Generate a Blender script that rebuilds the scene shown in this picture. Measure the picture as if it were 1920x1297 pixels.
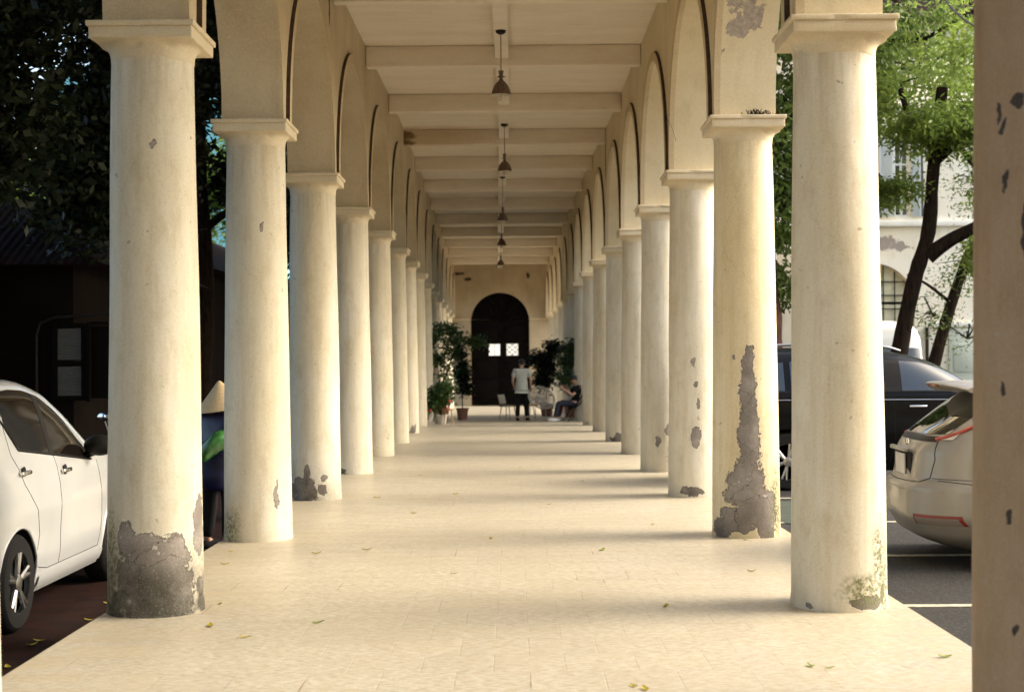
import bpy, bmesh, math, random
import numpy as np
from mathutils import Vector, Matrix
R = math.radians
random.seed(7)
rng = np.random.default_rng(11)
for o in list(bpy.data.objects):
    bpy.data.objects.remove(o, do_unlink=True)
scene = bpy.context.scene
C = scene.collection

# ------------------------------------------------------------------ camera
CAMX, CAMH = 0.121, 1.62
yaw, pit, rol = -0.0014, 0.0089, -0.0080
Rt = Vector((math.cos(yaw), -math.sin(yaw), 0))
Fw = Vector((math.sin(yaw) * math.cos(pit), math.cos(yaw) * math.cos(pit), math.sin(pit)))
Up = Rt.cross(Fw)
Rt2 = Rt * math.cos(rol) + Up * math.sin(rol)
Up2 = Up * math.cos(rol) - Rt * math.sin(rol)
cam_d = bpy.data.cameras.new('camera')
cam = bpy.data.objects.new('camera', cam_d)
C.objects.link(cam)
cam.matrix_world = Matrix(((Rt2.x, Up2.x, -Fw.x, CAMX), (Rt2.y, Up2.y, -Fw.y, 0), (Rt2.z, Up2.z, -Fw.z, CAMH), (0, 0, 0, 1)))
cam_d.sensor_width = 36
cam_d.lens = 2700 / 1920 * 36
cam_d.clip_start = 0.1
cam_d.clip_end = 1000
cam_d.dof.use_dof = True
cam_d.dof.focus_distance = 12.0
cam_d.dof.aperture_fstop = 2.8
scene.camera = cam

# ------------------------------------------------------------------ light
SUN_EL, SUN_AZ = 37.0, 5.0          # azimuth measured from +x towards +y
world = bpy.data.worlds.new('World')
scene.world = world
world.use_nodes = True
wn, wl = world.node_tree.nodes, world.node_tree.links
bg = wn['Background']
sky = wn.new('ShaderNodeTexSky')
sky.sky_type = 'NISHITA'
sky.sun_disc = False
sky.sun_elevation = R(SUN_EL)
sky.sun_rotation = R(90 - SUN_AZ)
sky.air_density = 1.0
sky.dust_density = 4.5
sky.ozone_density = 0.6
tint = wn.new('ShaderNodeMix')
tint.data_type = 'RGBA'
tint.blend_type = 'MULTIPLY'
tint.inputs[0].default_value = 1.0
wl.new(sky.outputs[0], tint.inputs[6])
tint.inputs[7].default_value = (0.965, 0.98, 0.945, 1)
wl.new(tint.outputs[2], bg.inputs[0])
bg.inputs[1].default_value = 0.15
sun_d = bpy.data.lights.new('sun', 'SUN')
sun_d.energy = 0.78
sun_d.angle = R(28)
sun_d.color = (1.0, 0.98, 0.93)
sun = bpy.data.objects.new('sun', sun_d)
C.objects.link(sun)
sdir = Vector((math.cos(R(SUN_AZ)) * math.cos(R(SUN_EL)), math.sin(R(SUN_AZ)) * math.cos(R(SUN_EL)), math.sin(R(SUN_EL))))
sun.rotation_euler = sdir.to_track_quat('Z', 'Y').to_euler()
sun.location = (30, 10, 30)
scene.view_settings.view_transform = 'Standard'
scene.view_settings.look = 'None'
scene.view_settings.gamma = 1.0
scene.view_settings.exposure = 1.86
try:
    scene.cycles.use_denoising = True
    scene.cycles.max_bounces = 10
    scene.cycles.diffuse_bounces = 6
    scene.cycles.transparent_max_bounces = 6
    scene.cycles.sample_clamp_indirect = 8
except Exception:
    pass

# ------------------------------------------------------------------ helpers
class MB:
    def __init__(s):
        s.v = []
        s.f = []
        s.uv = None
    def add(s, vs, fs):
        n = len(s.v)
        s.v += [tuple(p) for p in vs]
        s.f += [tuple(i + n for i in f) for f in fs]
        return s
    def box(s, c, d, rot=None):
        x, y, z = d[0] / 2, d[1] / 2, d[2] / 2
        vs = [Vector(p) for p in ((-x, -y, -z), (x, -y, -z), (x, y, -z), (-x, y, -z), (-x, -y, z), (x, -y, z), (x, y, z), (-x, y, z))]
        if rot is not None:
            vs = [rot @ p for p in vs]
        c = Vector(c)
        return s.add([p + c for p in vs], [(0, 3, 2, 1), (4, 5, 6, 7), (0, 1, 5, 4), (1, 2, 6, 5), (2, 3, 7, 6), (3, 0, 4, 7)])
    def rbox(s, c, d, b=0.01, rot=None, seg=2):
        bm = bmesh.new()
        bmesh.ops.create_cube(bm, size=1)
        for v in bm.verts:
            v.co = Vector((v.co.x * d[0], v.co.y * d[1], v.co.z * d[2]))
        bmesh.ops.bevel(bm, geom=bm.edges[:], offset=b, segments=seg, affect='EDGES', profile=0.5)
        bm.verts.index_update()
        vs = [(rot @ v.co if rot is not None else v.co) + Vector(c) for v in bm.verts]
        fs = [[v.index for v in f.verts] for f in bm.faces]
        bm.free()
        return s.add(vs, fs)
    def tube(s, pts, rad, n=8, cap=True):
        pts = [Vector(p) for p in pts]
        m = len(pts)
        rad = [rad] * m if not hasattr(rad, '__len__') else rad
        vs, fs = [], []
        u = None
        for i, p in enumerate(pts):
            d = (pts[min(i + 1, m - 1)] - pts[max(i - 1, 0)])
            d = d.normalized() if d.length > 1e-9 else Vector((0, 0, 1))
            if u is None:
                u = d.orthogonal().normalized()
            else:
                u = (u - d * u.dot(d))
                u = u.normalized() if u.length > 1e-6 else d.orthogonal().normalized()
            w = d.cross(u)
            for k in range(n):
                a = 2 * math.pi * k / n
                vs.append(p + (u * math.cos(a) + w * math.sin(a)) * rad[i])
        for i in range(m - 1):
            for k in range(n):
                fs.append((i * n + k, i * n + (k + 1) % n, (i + 1) * n + (k + 1) % n, (i + 1) * n + k))
        if cap:
            fs.append(tuple(range(n))[::-1])
            fs.append(tuple((m - 1) * n + k for k in range(n)))
        return s.add(vs, fs)
    def lathe(s, prof, n=32, c=(0, 0, 0), axis='z', cap=True):
        vs, fs = [], []
        m = len(prof)
        c = Vector(c)
        for r_, h in prof:
            for k in range(n):
                a = 2 * math.pi * k / n
                p = (r_ * math.cos(a), r_ * math.sin(a), h)
                if axis == 'y':
                    p = (p[0], p[2], -p[1])
                elif axis == 'x':
                    p = (p[2], p[0], p[1])
                vs.append(Vector(p) + c)
        for i in range(m - 1):
            for k in range(n):
                fs.append((i * n + k, i * n + (k + 1) % n, (i + 1) * n + (k + 1) % n, (i + 1) * n + k))
        if cap:
            fs.append(tuple(range(n))[::-1])
            fs.append(tuple((m - 1) * n + k for k in range(n)))
        return s.add(vs, fs)
    def grid(s, rows):
        n = len(rows[0])
        vs = [p for r_ in rows for p in r_]
        fs = []
        for i in range(len(rows) - 1):
            for k in range(n - 1):
                fs.append((i * n + k, i * n + k + 1, (i + 1) * n + k + 1, (i + 1) * n + k))
        return s.add(vs, fs)
    def ball(s, c, r, n=16, m=10):
        r = (r, r, r) if not hasattr(r, '__len__') else r
        rows = []
        for i in range(m + 1):
            t = math.pi * i / m
            rows.append([(c[0] + r[0] * math.sin(t) * math.cos(2 * math.pi * k / n), c[1] + r[1] * math.sin(t) * math.sin(2 * math.pi * k / n), c[2] - r[2] * math.cos(t)) for k in range(n + 1)])
        return s.grid(rows)
    def map(s, fn):
        s.v = [tuple(fn(Vector(p))) for p in s.v]
        return s
    def build(s, name, mat, parent=None, smooth=35, weld=True, loc=None):
        me = bpy.data.meshes.new(name)
        me.from_pydata(s.v, [], s.f)
        if weld:
            bm = bmesh.new()
            bm.from_mesh(me)
            bmesh.ops.remove_doubles(bm, verts=bm.verts[:], dist=1e-5)
            bmesh.ops.recalc_face_normals(bm, faces=bm.faces[:])
            bm.to_mesh(me)
            bm.free()
        if smooth:
            me.polygons.foreach_set('use_smooth', [True] * len(me.polygons))
            me.set_sharp_from_angle(angle=R(smooth))
        me.materials.append(mat)
        me.update()
        o = bpy.data.objects.new(name, me)
        C.objects.link(o)
        if parent is not None:
            o.parent = parent
        if loc is not None:
            o.location = loc
        return o

def tag(o, label=None, cat=None, group=None, kind=None):
    if label: o['label'] = label
    if cat: o['category'] = cat
    if group: o['group'] = group
    if kind: o['kind'] = kind
    return o

def thing(name, label, cat, loc=(0, 0, 0), rz=0, group=None):
    o = bpy.data.objects.new(name, None)
    o.empty_display_size = 0.2
    C.objects.link(o)
    o.location = loc
    o.rotation_euler = (0, 0, rz)
    return tag(o, label, cat, group)

def copy_tree(o, parent=None):
    c = o.copy()
    C.objects.link(c)
    c.parent = parent
    for ch in list(o.children):
        copy_tree(ch, c)
    return c

def lerp(a, b, t):
    return a + (b - a) * t

# ------------------------------------------------------------------ materials
def newmat(name):
    m = bpy.data.materials.new(name)
    m.use_nodes = True
    return m, m.node_tree.nodes, m.node_tree.links, m.node_tree.nodes['Principled BSDF']

def setin(node, name, val):
    if name in node.inputs:
        node.inputs[name].default_value = val

class NT:
    """small wrapper that keeps node code short"""
    def __init__(s, name):
        s.m, s.n, s.l, s.b = newmat(name)
        s.tc = s.n.new('ShaderNodeTexCoord')
        s.obj = s.tc.outputs['Object']
        s.uv = s.tc.outputs['UV']
    def math(s, op, a, b=None, c=None, clamp=False):
        nd = s.n.new('ShaderNodeMath')
        nd.operation = op
        nd.use_clamp = clamp
        for i, x in enumerate((a, b, c)):
            if x is None: continue
            if hasattr(x, 'is_linked') or hasattr(x, 'node'): s.l.new(x, nd.inputs[i])
            else: nd.inputs[i].default_value = x
        return nd.outputs[0]
    def vmath(s, op, a, b=None):
        nd = s.n.new('ShaderNodeVectorMath')
        nd.operation = op
        for i, x in enumerate((a, b)):
            if x is None: continue
            if hasattr(x, 'node'): s.l.new(x, nd.inputs[i])
            else: nd.inputs[i].default_value = x
        return nd.outputs['Value'] if op in ('LENGTH', 'DOT_PRODUCT') else nd.outputs['Vector']
    def noise(s, vec, scale, detail=4, rough=0.55, w=None, col=False, dist=0.0):
        nd = s.n.new('ShaderNodeTexNoise')
        nd.inputs['Scale'].default_value = scale
        nd.inputs['Detail'].default_value = detail
        nd.inputs['Roughness'].default_value = rough
        nd.inputs['Distortion'].default_value = dist
        s.l.new(vec, nd.inputs['Vector'])
        if w is not None:
            nd.noise_dimensions = '4D'
            s.l.new(w, nd.inputs['W'])
        return nd.outputs[1 if col else 0]
    def ramp(s, x, lo, hi, a=0.0, b=1.0):
        nd = s.n.new('ShaderNodeMapRange')
        s.l.new(x, nd.inputs[0])
        nd.inputs[1].default_value = lo
        nd.inputs[2].default_value = hi
        nd.inputs[3].default_value = a
        nd.inputs[4].default_value = b
        return nd.outputs[0]
    def mix(s, fac, a, b, mode='MIX'):
        nd = s.n.new('ShaderNodeMix')
        nd.data_type = 'RGBA'
        nd.blend_type = mode
        for i, x in ((0, fac), (6, a), (7, b)):
            if hasattr(x, 'node'): s.l.new(x, nd.inputs[i])
            elif i == 0: nd.inputs[0].default_value = x
            else: nd.inputs[i].default_value = (x[0], x[1], x[2], 1)
        return nd.outputs[2]
    def scalev(s, vec, sc):
        return s.vmath('MULTIPLY', vec, sc)
    def sand(s, c, amt=0.16):
        g = s.noise(s.obj, 95, 2, 0.7)
        c = s.mix(s.ramp(g, 0.52, 0.72, 0, amt * 1.6), c, (0.30, 0.24, 0.16))
        return s.mix(s.ramp(g, 0.48, 0.28, 0, amt), c, (0.93, 0.88, 0.76))
    def bump(s, h, strength=0.3, dist=0.01, prev=None):
        nd = s.n.new('ShaderNodeBump')
        nd.inputs['Strength'].default_value = strength
        nd.inputs['Distance'].default_value = dist
        s.l.new(h, nd.inputs['Height'])
        if prev is not None: s.l.new(prev, nd.inputs['Normal'])
        return nd.outputs[0]
    def done(s, col=None, rough=None, normal=None):
        for x, k in ((col, 'Base Color'), (rough, 'Roughness'), (normal, 'Normal')):
            if x is None: continue
            if hasattr(x, 'node'): s.l.new(x, s.b.inputs[k])
            elif k == 'Base Color': s.b.inputs[k].default_value = (x[0], x[1], x[2], 1)
            else: s.b.inputs[k].default_value = x
        return s.m
    def patch(s, vec, ells, amp=0.5, warp=0.06, sharp=0.05, ns=9.0):
        """mask of a union of ragged ellipses: (centre, radii)"""
        wv = s.noise(vec, 5.0, 5, 0.6, col=True)
        wv = s.scalev(s.vmath('SUBTRACT', wv, (0.5, 0.5, 0.5)), (warp * 2,) * 3)
        p = s.vmath('ADD', vec, wv)
        best = None
        for c, r_ in ells:
            d = s.vmath('SUBTRACT', p, c)
            d = s.scalev(d, tuple(1.0 / q for q in r_))
            L = s.vmath('LENGTH', d)
            best = L if best is None else s.math('MINIMUM', best, L)
        n = s.noise(vec, ns, 7, 0.62)
        n = s.math('MULTIPLY', s.math('SUBTRACT', n, 0.5), amp)
        n2 = s.noise(vec, ns * 4.5, 4, 0.6)
        n = s.math('ADD', n, s.math('MULTIPLY', s.math('SUBTRACT', n2, 0.5), amp * 0.55))
        s.field = s.math('ADD', best, n)
        return s.ramp(s.field, 1.0 + sharp, 1.0 - sharp)
    def crack(s, vec, scale, width, dist=0.25):
        wv = s.noise(vec, scale * 2.2, 5, 0.6, col=True)
        p = s.vmath('ADD', vec, s.scalev(s.vmath('SUBTRACT', wv, (0.5, 0.5, 0.5)), (dist,) * 3))
        nd = s.n.new('ShaderNodeTexVoronoi')
        nd.feature = 'DISTANCE_TO_EDGE'
        nd.inputs['Scale'].default_value = scale
        s.l.new(p, nd.inputs['Vector'])
        return s.ramp(nd.outputs['Distance'], width * scale, width * scale * 0.3)

def flat(name, col, rough=0.6, metal=0.0, coat=0.0, spec=None, nz=0.0, nscale=20):
    t = NT(name)
    if nz:
        n = t.noise(t.obj, nscale, 5)
        c = t.mix(t.ramp(n, 0.3, 0.7), [q * (1 - nz) for q in col], [min(1, q * (1 + nz)) for q in col])
        t.done(c, rough)
    else:
        t.done(col, rough)
    t.b.inputs['Metallic'].default_value = metal
    setin(t.b, 'Coat Weight', coat)
    setin(t.b, 'Coat Roughness', 0.04)
    if spec is not None: setin(t.b, 'Specular IOR Level', spec)
    return t.m

COLB = (0.70, 0.655, 0.545)
def column_mat(name, patches=(), moss=(), generic=0.0, base=COLB, dark=0.0, specks=0.62, cement=((0.255, 0.215, 0.185), (0.42, 0.375, 0.325))):
    """cream lime-washed plaster; U of the UV is metres round the shaft, V metres up it"""
    t = NT(name)
    info = t.n.new('ShaderNodeObjectInfo')
    w = t.math('MULTIPLY', info.outputs['Random'], 37.0)
    big = t.noise(t.scalev(t.obj, (1, 1, 0.35)), 2.2, 5, 0.6, w=w)
    streak = t.noise(t.scalev(t.obj, (7, 7, 0.5)), 2.0, 5, 0.6, w=w)
    fine = t.noise(t.obj, 45, 6, 0.65, w=w)
    c = t.mix(t.ramp(big, 0.33, 0.72), base, (base[0] * 0.86, base[1] * 0.79, base[2] * 0.62))
    c = t.mix(t.ramp(streak, 0.46, 0.74, 0, 0.62), c, (base[0] * 0.72, base[1] * 0.62, base[2] * 0.44))
    c = t.mix(t.ramp(fine, 0.3, 0.7, 0, 0.25), c, [min(0.92, q * 1.26) for q in base])
    sp = t.noise(t.obj, 15, 2, 0.5, w=w)
    c = t.mix(t.ramp(sp, specks + 0.10, specks + 0.12, 0, 0.7), c, (0.30, 0.24, 0.17))
    # grime where rain splashes up from the paving
    sep = t.n.new('ShaderNodeSeparateXYZ')
    t.l.new(t.uv, sep.inputs[0])
    v = sep.outputs[1]
    spl = t.math('ADD', t.ramp(v, 0.0, 0.16, 0.45, 0.0), t.math('MULTIPLY', t.math('SUBTRACT', fine, 0.5), 0.7))
    c = t.mix(t.math('MULTIPLY', spl, 0.6, clamp=True), c, (0.33, 0.29, 0.19))
    ck = t.math('MULTIPLY', t.crack(t.scalev(t.obj, (1, 1, 0.55)), 1.5, 0.0022), t.ramp(big, 0.5, 0.62, 0, 0.55), clamp=True)
    c = t.mix(ck, c, (0.30, 0.23, 0.14))
    blot = t.noise(t.scalev(t.obj, (1.6, 1.6, 0.8)), 4.5, 6, 0.7, w=w)
    c = t.mix(t.ramp(blot, 0.50, 0.72, 0, 0.6), c, (base[0] * 0.70, base[1] * 0.62, base[2] * 0.46))
    # grime just below the capital
    top = t.math('MULTIPLY', t.ramp(v, 3.15, 3.6, 0.0, 0.55), t.ramp(streak, 0.4, 0.7), clamp=True)
    c = t.mix(top, c, (0.42, 0.33, 0.19))
    mask = None
    cn = t.noise(t.obj, 6, 7, 0.65, w=w)
    cem = t.mix(t.ramp(cn, 0.3, 0.72), *cement)
    cem = t.mix(t.ramp(fine, 0.35, 0.7, 0, 0.5), cem, [q * 0.8 for q in cement[0]])
    edge = None
    if patches:
        mask = t.patch(t.uv, [((a[0], a[1], 0), (a[2], a[3], 1)) for a in patches], amp=1.15, warp=0.07)
        edge = t.ramp(t.math('ABSOLUTE', t.math('SUBTRACT', t.field, 0.93)), 0.07, 0.0, 0.0, 0.8)
        flake = t.ramp(t.math('ABSOLUTE', t.math('SUBTRACT', t.field, 1.08)), 0.07, 0.0, 0.0, 0.6)
    if generic:
        g = t.noise(t.scalev(t.obj, (1, 1, 0.8)), 3.6, 6, 0.55, w=w)
        g = t.math('ADD', g, t.ramp(v, 0.05, 0.9, generic, -0.35))
        gm = t.ramp(g, 0.635, 0.645)
        mask = gm if mask is None else t.math('MAXIMUM', mask, gm)
    if mask is not None:
        wet = t.math('MULTIPLY', t.ramp(v, 0.02, 0.4, 0.85, 0.0), t.ramp(cn, 0.3, 0.6), clamp=True)
        big2 = t.noise(t.obj, 2.6, 4, 0.6, w=w)
        cem = t.mix(t.ramp(big2, 0.42, 0.62, 0, 0.75), cem, [q * 0.55 for q in cement[0]])
        cem = t.mix(t.ramp(sp, 0.69, 0.71, 0, 0.8), cem, [q * 1.45 for q in cement[1]])
        cem = t.mix(t.math('MULTIPLY', t.crack(t.obj, 2.3, 0.0035), 0.85), cem, (0.05, 0.04, 0.03))
        cem = t.mix(wet, cem, (0.05, 0.042, 0.03))
        if edge is not None:
            c = t.mix(flake, c, [min(0.88, q * 1.22) for q in base])
            cem = t.mix(edge, cem, (0.10, 0.08, 0.06))  # shadow under the lifted paint edge drawn as a dark rim
        c = t.mix(mask, c, cem)
    if moss:
        mm = t.patch(t.uv, [((a[0], a[1], 0), (a[2], a[3], 1)) for a in moss], amp=1.0, warp=0.05, sharp=0.35)
        mn = t.noise(t.obj, 34, 6, 0.7)
        mm = t.math('MULTIPLY', mm, t.ramp(mn, 0.40, 0.58, 0.1, 1.0))
        mc = t.mix(t.ramp(cn, 0.35, 0.65), (0.07, 0.078, 0.026), (0.19, 0.20, 0.08))
        c = t.mix(mm, c, mc)
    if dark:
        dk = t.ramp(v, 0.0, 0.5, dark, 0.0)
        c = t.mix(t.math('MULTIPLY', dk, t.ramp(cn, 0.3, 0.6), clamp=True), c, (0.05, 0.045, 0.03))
    nm = t.bump(fine, 0.10, 0.006)
    lump = t.noise(t.scalev(t.obj, (1, 1, 0.7)), 7, 4, 0.55, w=w)
    nm = t.bump(lump, 0.35, 0.012, nm)
    nm = t.bump(big, 0.35, 0.03, nm)
    if mask is not None:
        nm = t.bump(t.math('SUBTRACT', 1.0, mask), 0.7, 0.012, nm)
    c = t.sand(c, 0.15 if base[0] > 0.4 else 0.05)
    t.done(c, t.ramp(cn, 0.3, 0.7, 0.5, 0.75), nm)
    setin(t.b, 'Specular IOR Level', 0.3)
    return t.m

def wall_mat(name, base, stains=(), peel=(), mott=0.75):
    t = NT(name)
    a = t.noise(t.obj, 0.9, 6, 0.6)
    b = t.noise(t.scalev(t.obj, (3, 3, 0.6)), 1.6, 6, 0.6)
    f = t.noise(t.obj, 30, 6, 0.65)
    lo = (base[0] * mott, base[1] * mott * 0.93, base[2] * mott * 0.8)
    c = t.mix(t.ramp(a, 0.35, 0.7), base, lo)
    c = t.mix(t.ramp(b, 0.52, 0.8, 0, 0.45), c, (base[0] * 0.6, base[1] * 0.5, base[2] * 0.4))
    c = t.mix(t.ramp(f, 0.3, 0.7, 0, 0.18), c, (0.86, 0.78, 0.6))
    nm = t.bump(f, 0.12, 0.006)
    nm = t.bump(a, 0.25, 0.03, nm)
    if peel:
        m = t.patch(t.obj, peel, amp=2.2, warp=0.12, sharp=0.06, ns=5)
        pc = t.mix(t.ramp(f, 0.35, 0.65), (0.30, 0.25, 0.22), (0.46, 0.40, 0.34))
        c = t.mix(m, c, pc)
        nm = t.bump(t.math('SUBTRACT', 1.0, m), 0.6, 0.01, nm)
    if stains:
        m = t.patch(t.obj, stains, amp=1.3, warp=0.10, sharp=0.2)
        c = t.mix(m, c, (0.035, 0.024, 0.016))
    c = t.sand(c, 0.15)
    t.done(c, 0.8, nm)
    setin(t.b, 'Specular IOR Level', 0.2)
    return t.m

M = {}
M['wall_l'] = wall_mat('left_wall_plaster', (0.61, 0.505, 0.335),
                       stains=[((-1.97, 16.55, 5.98), (0.12, 0.30, 0.16)), ((-1.97, 16.5, 5.72), (0.1, 0.06, 0.25))])
M['wall_r'] = wall_mat('right_wall_plaster', (0.72, 0.63, 0.435),
                       peel=[((2.10, 12.95, 4.88), (0.12, 0.5, 0.20)), ((2.25, 12.95, 4.72), (0.10, 0.5, 0.2)), ((2.28, 12.95, 5.0), (0.12, 0.5, 0.2)), ((2.12, 12.95, 4.55), (0.1, 0.5, 0.12)), ((2.02, 12.95, 4.32), (.03, .5, .05))],
                       stains=[((1.97, 28.2, 5.5), (0.1, 0.1, 0.5))], mott=0.84)
M['cap'] = wall_mat('capital_plaster', (0.72, 0.635, 0.475), mott=0.85)
M['mould'] = wall_mat('moulding_plaster', (0.60, 0.485, 0.31))
M['dark_brown'] = flat('ledge_brown', (0.055, 0.032, 0.018), 0.95, nz=0.4)
M['ceil'] = None

def ceiling_mat():
    t = NT('ceiling_limewash')
    a = t.noise(t.scalev(t.obj, (0.5, 2.2, 2)), 1.3, 7, 0.62)
    b = t.noise(t.scalev(t.obj, (1.2, 9, 9)), 1.5, 6, 0.65)
    f = t.noise(t.obj, 40, 5, 0.6)
    c = t.mix(t.ramp(a, 0.32, 0.7), (0.77, 0.70, 0.585), (0.68, 0.595, 0.475))
    c = t.mix(t.ramp(b, 0.5, 0.78, 0, 0.5), c, (0.56, 0.46, 0.34))
    c = t.mix(t.ramp(b, 0.45, 0.25, 0, 0.35), c, (0.72, 0.62, 0.46))
    sp = t.noise(t.obj, 22, 2, 0.5)
    c = t.mix(t.ramp(sp, 0.75, 0.78, 0, 0.7), c, (0.25, 0.17, 0.1))
    st = t.patch(t.obj, [((-1.80, 16.5, 6.1), (0.30, 0.2, 0.1)), ((-1.97, 27.95, 5.98), (0.20, 0.3, 0.09)), ((-1.97, 27.95, 5.84), (0.22, 0.3, 0.05)), ((-1.7, 61.5, 5.7), (.35, .3, .2))], amp=1.2, warp=0.1, sharp=0.25)
    c = t.mix(st, c, (0.04, 0.025, 0.015))
    halo = t.patch(t.obj, [((-1.5, 28.0, 5.95), (0.9, 0.4, 0.3)), ((-1.5, 16.5, 6.1), (0.8, 0.5, 0.2))], amp=1.0, warp=0.1, sharp=0.6)
    c = t.mix(t.math('MULTIPLY', halo, 0.45), c, (0.45, 0.3, 0.12))
    c = t.sand(c, 0.15)
    t.done(c, 0.85, t.bump(f, 0.1, 0.005, t.bump(b, 0.2, 0.012)))
    setin(t.b, 'Specular IOR Level', 0.15)
    return t.m
M['ceil'] = ceiling_mat()

def floor_mat():
    t = NT('walkway_tiles')
    br = t.n.new('ShaderNodeTexBrick')
    br.offset = 0.5
    br.inputs['Scale'].default_value = 1.0
    br.inputs['Mortar Size'].default_value = 0.004
    br.inputs['Mortar Smooth'].default_value = 0.3
    br.inputs['Brick Width'].default_value = 0.38
    br.inputs['Row Height'].default_value = 0.44
    br.inputs['Color1'].default_value = (0, 0, 0, 1)
    br.inputs['Color2'].default_value = (1, 1, 1, 1)
    t.l.new(t.obj, br.inputs['Vector'])
    # hammered, slightly directional grain
    rot = t.n.new('ShaderNodeMapping')
    rot.inputs['Rotation'].default_value = (0, 0, R(38))
    rot.inputs['Scale'].default_value = (1, 3.0, 1)
    t.l.new(t.obj, rot.inputs[0])
    h = t.noise(rot.outputs[0], 17, 6, 0.65)
    h2 = t.noise(t.obj, 60, 4, 0.6)
    big = t.noise(t.obj, 0.8, 6, 0.6)
    mid = t.noise(t.scalev(t.obj, (1, 2.2, 1)), 2.6, 6, 0.65)
    c = t.mix(t.ramp(big, 0.33, 0.7), (0.52, 0.485, 0.395), (0.43, 0.39, 0.30))
    c = t.mix(t.ramp(mid, 0.42, 0.75, 0, 0.55), c, (0.42, 0.365, 0.26))
    c = t.mix(t.ramp(h, 0.44, 0.57, 0.0, 1.0), c, (0.345, 0.28, 0.185))
    c = t.mix(t.math('MULTIPLY', br.outputs[0], 0.05), c, (0.85, 0.75, 0.52))
    gn = t.noise(t.scalev(t.obj, (0.5, 1, 1)), 1.3, 4, 0.6)
    joint = t.math('MULTIPLY', br.outputs['Fac'], t.ramp(gn, 0.57, 0.65, 0.035, 0.95))
    c = t.mix(joint, c, (0.20, 0.13, 0.07))
    sp = t.noise(t.obj, 9, 3, 0.5)
    c = t.mix(t.ramp(sp, 0.74, 0.765, 0, 0.6), c, (0.26, 0.18, 0.09))
    # dirt close to the column rows
    sep = t.n.new('ShaderNodeSeparateXYZ')
    t.l.new(t.obj, sep.inputs[0])
    ax = t.math('ABSOLUTE', sep.outputs[0])
    ed = t.math('MULTIPLY', t.ramp(ax, 1.5, 2.4, 0, 0.55), t.ramp(mid, 0.35, 0.65), clamp=True)
    c = t.mix(ed, c, (0.50, 0.39, 0.22))
    nm = t.bump(h, 0.35, 0.006)
    nm = t.bump(t.math('SUBTRACT', 1.0, br.outputs['Fac']), 0.5, 0.004, nm)
    ro = t.math('ADD', t.ramp(mid, 0.3, 0.7, 0.30, 0.48), t.math('MULTIPLY', h2, 0.06))
    c = t.sand(c, 0.15)
    t.done(c, ro, nm)
    setin(t.b, 'Specular IOR Level', 0.45)
    return t.m
M['floor'] = floor_mat()

def ground_mats():
    t = NT('asphalt')
    a = t.noise(t.obj, 0.5, 6, 0.6)
    f = t.noise(t.obj, 55, 4, 0.7)
    g = t.noise(t.obj, 6, 6, 0.7)
    c = t.mix(t.ramp(a, 0.3, 0.7), (0.036, 0.034, 0.031), (0.022, 0.021, 0.020))
    c = t.mix(t.ramp(f, 0.5, 0.75, 0, 0.8), c, (0.12, 0.11, 0.095))
    c = t.mix(t.ramp(g, 0.62, 0.72, 0, 0.5), c, (0.10, 0.065, 0.035))
    t.done(c, 0.9, t.bump(f, 0.6, 0.01))
    setin(t.b, 'Specular IOR Level', 0.15)
    M['asphalt'] = t.m
    t = NT('brick_paving')
    br = t.n.new('ShaderNodeTexBrick')
    br.inputs['Scale'].default_value = 1.0
    br.inputs['Mortar Size'].default_value = 0.006
    br.inputs['Brick Width'].default_value = 0.22
    br.inputs['Row Height'].default_value = 0.11
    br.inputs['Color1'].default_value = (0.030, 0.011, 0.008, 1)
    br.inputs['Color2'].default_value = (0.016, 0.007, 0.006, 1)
    br.inputs['Mortar'].default_value = (0.02, 0.013, 0.01, 1)
    t.l.new(t.obj, br.inputs['Vector'])
    n = t.noise(t.obj, 4, 6, 0.65)
    c = t.mix(t.ramp(n, 0.4, 0.7, 0, 0.6), br.outputs[0], (0.02, 0.013, 0.01))
    t.done(c, 0.85, t.bump(t.math('SUBTRACT', 1.0, br.outputs['Fac']), 0.5, 0.006))
    setin(t.b, 'Specular IOR Level', 0.08)
    M['brick'] = t.m
ground_mats()

def leaf_mat(name, a, b, trans=0.35):
    t = NT(name)
    geo = t.n.new('ShaderNodeNewGeometry')
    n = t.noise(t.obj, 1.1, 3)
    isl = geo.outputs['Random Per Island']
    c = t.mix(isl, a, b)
    c = t.mix(t.ramp(n, 0.42, 0.6, 0, 0.75), c, [q * 0.42 for q in a])  # lit and shaded clumps of the crown painted into the leaf colour
    t.done(c, 0.5)
    setin(t.b, 'Specular IOR Level', 0.25)
    tr = t.n.new('ShaderNodeBsdfTranslucent')
    t.l.new(t.mix(0.5, c, b), tr.inputs[0])
    mx = t.n.new('ShaderNodeMixShader')
    mx.inputs[0].default_value = trans
    out = t.n['Material Output']
    t.l.new(t.b.outputs[0], mx.inputs[1])
    t.l.new(tr.outputs[0], mx.inputs[2])
    t.l.new(mx.outputs[0], out.inputs[0])
    return t.m

def bark_mat(name, a, b):
    t = NT(name)
    n = t.noise(t.scalev(t.obj, (6, 6, 1.2)), 3, 7, 0.7)
    c = t.mix(t.ramp(n, 0.35, 0.65), a, b)
    t.done(c, 0.95, t.bump(n, 0.8, 0.04))
    setin(t.b, 'Specular IOR Level', 0.05)
    return t.m

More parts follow.
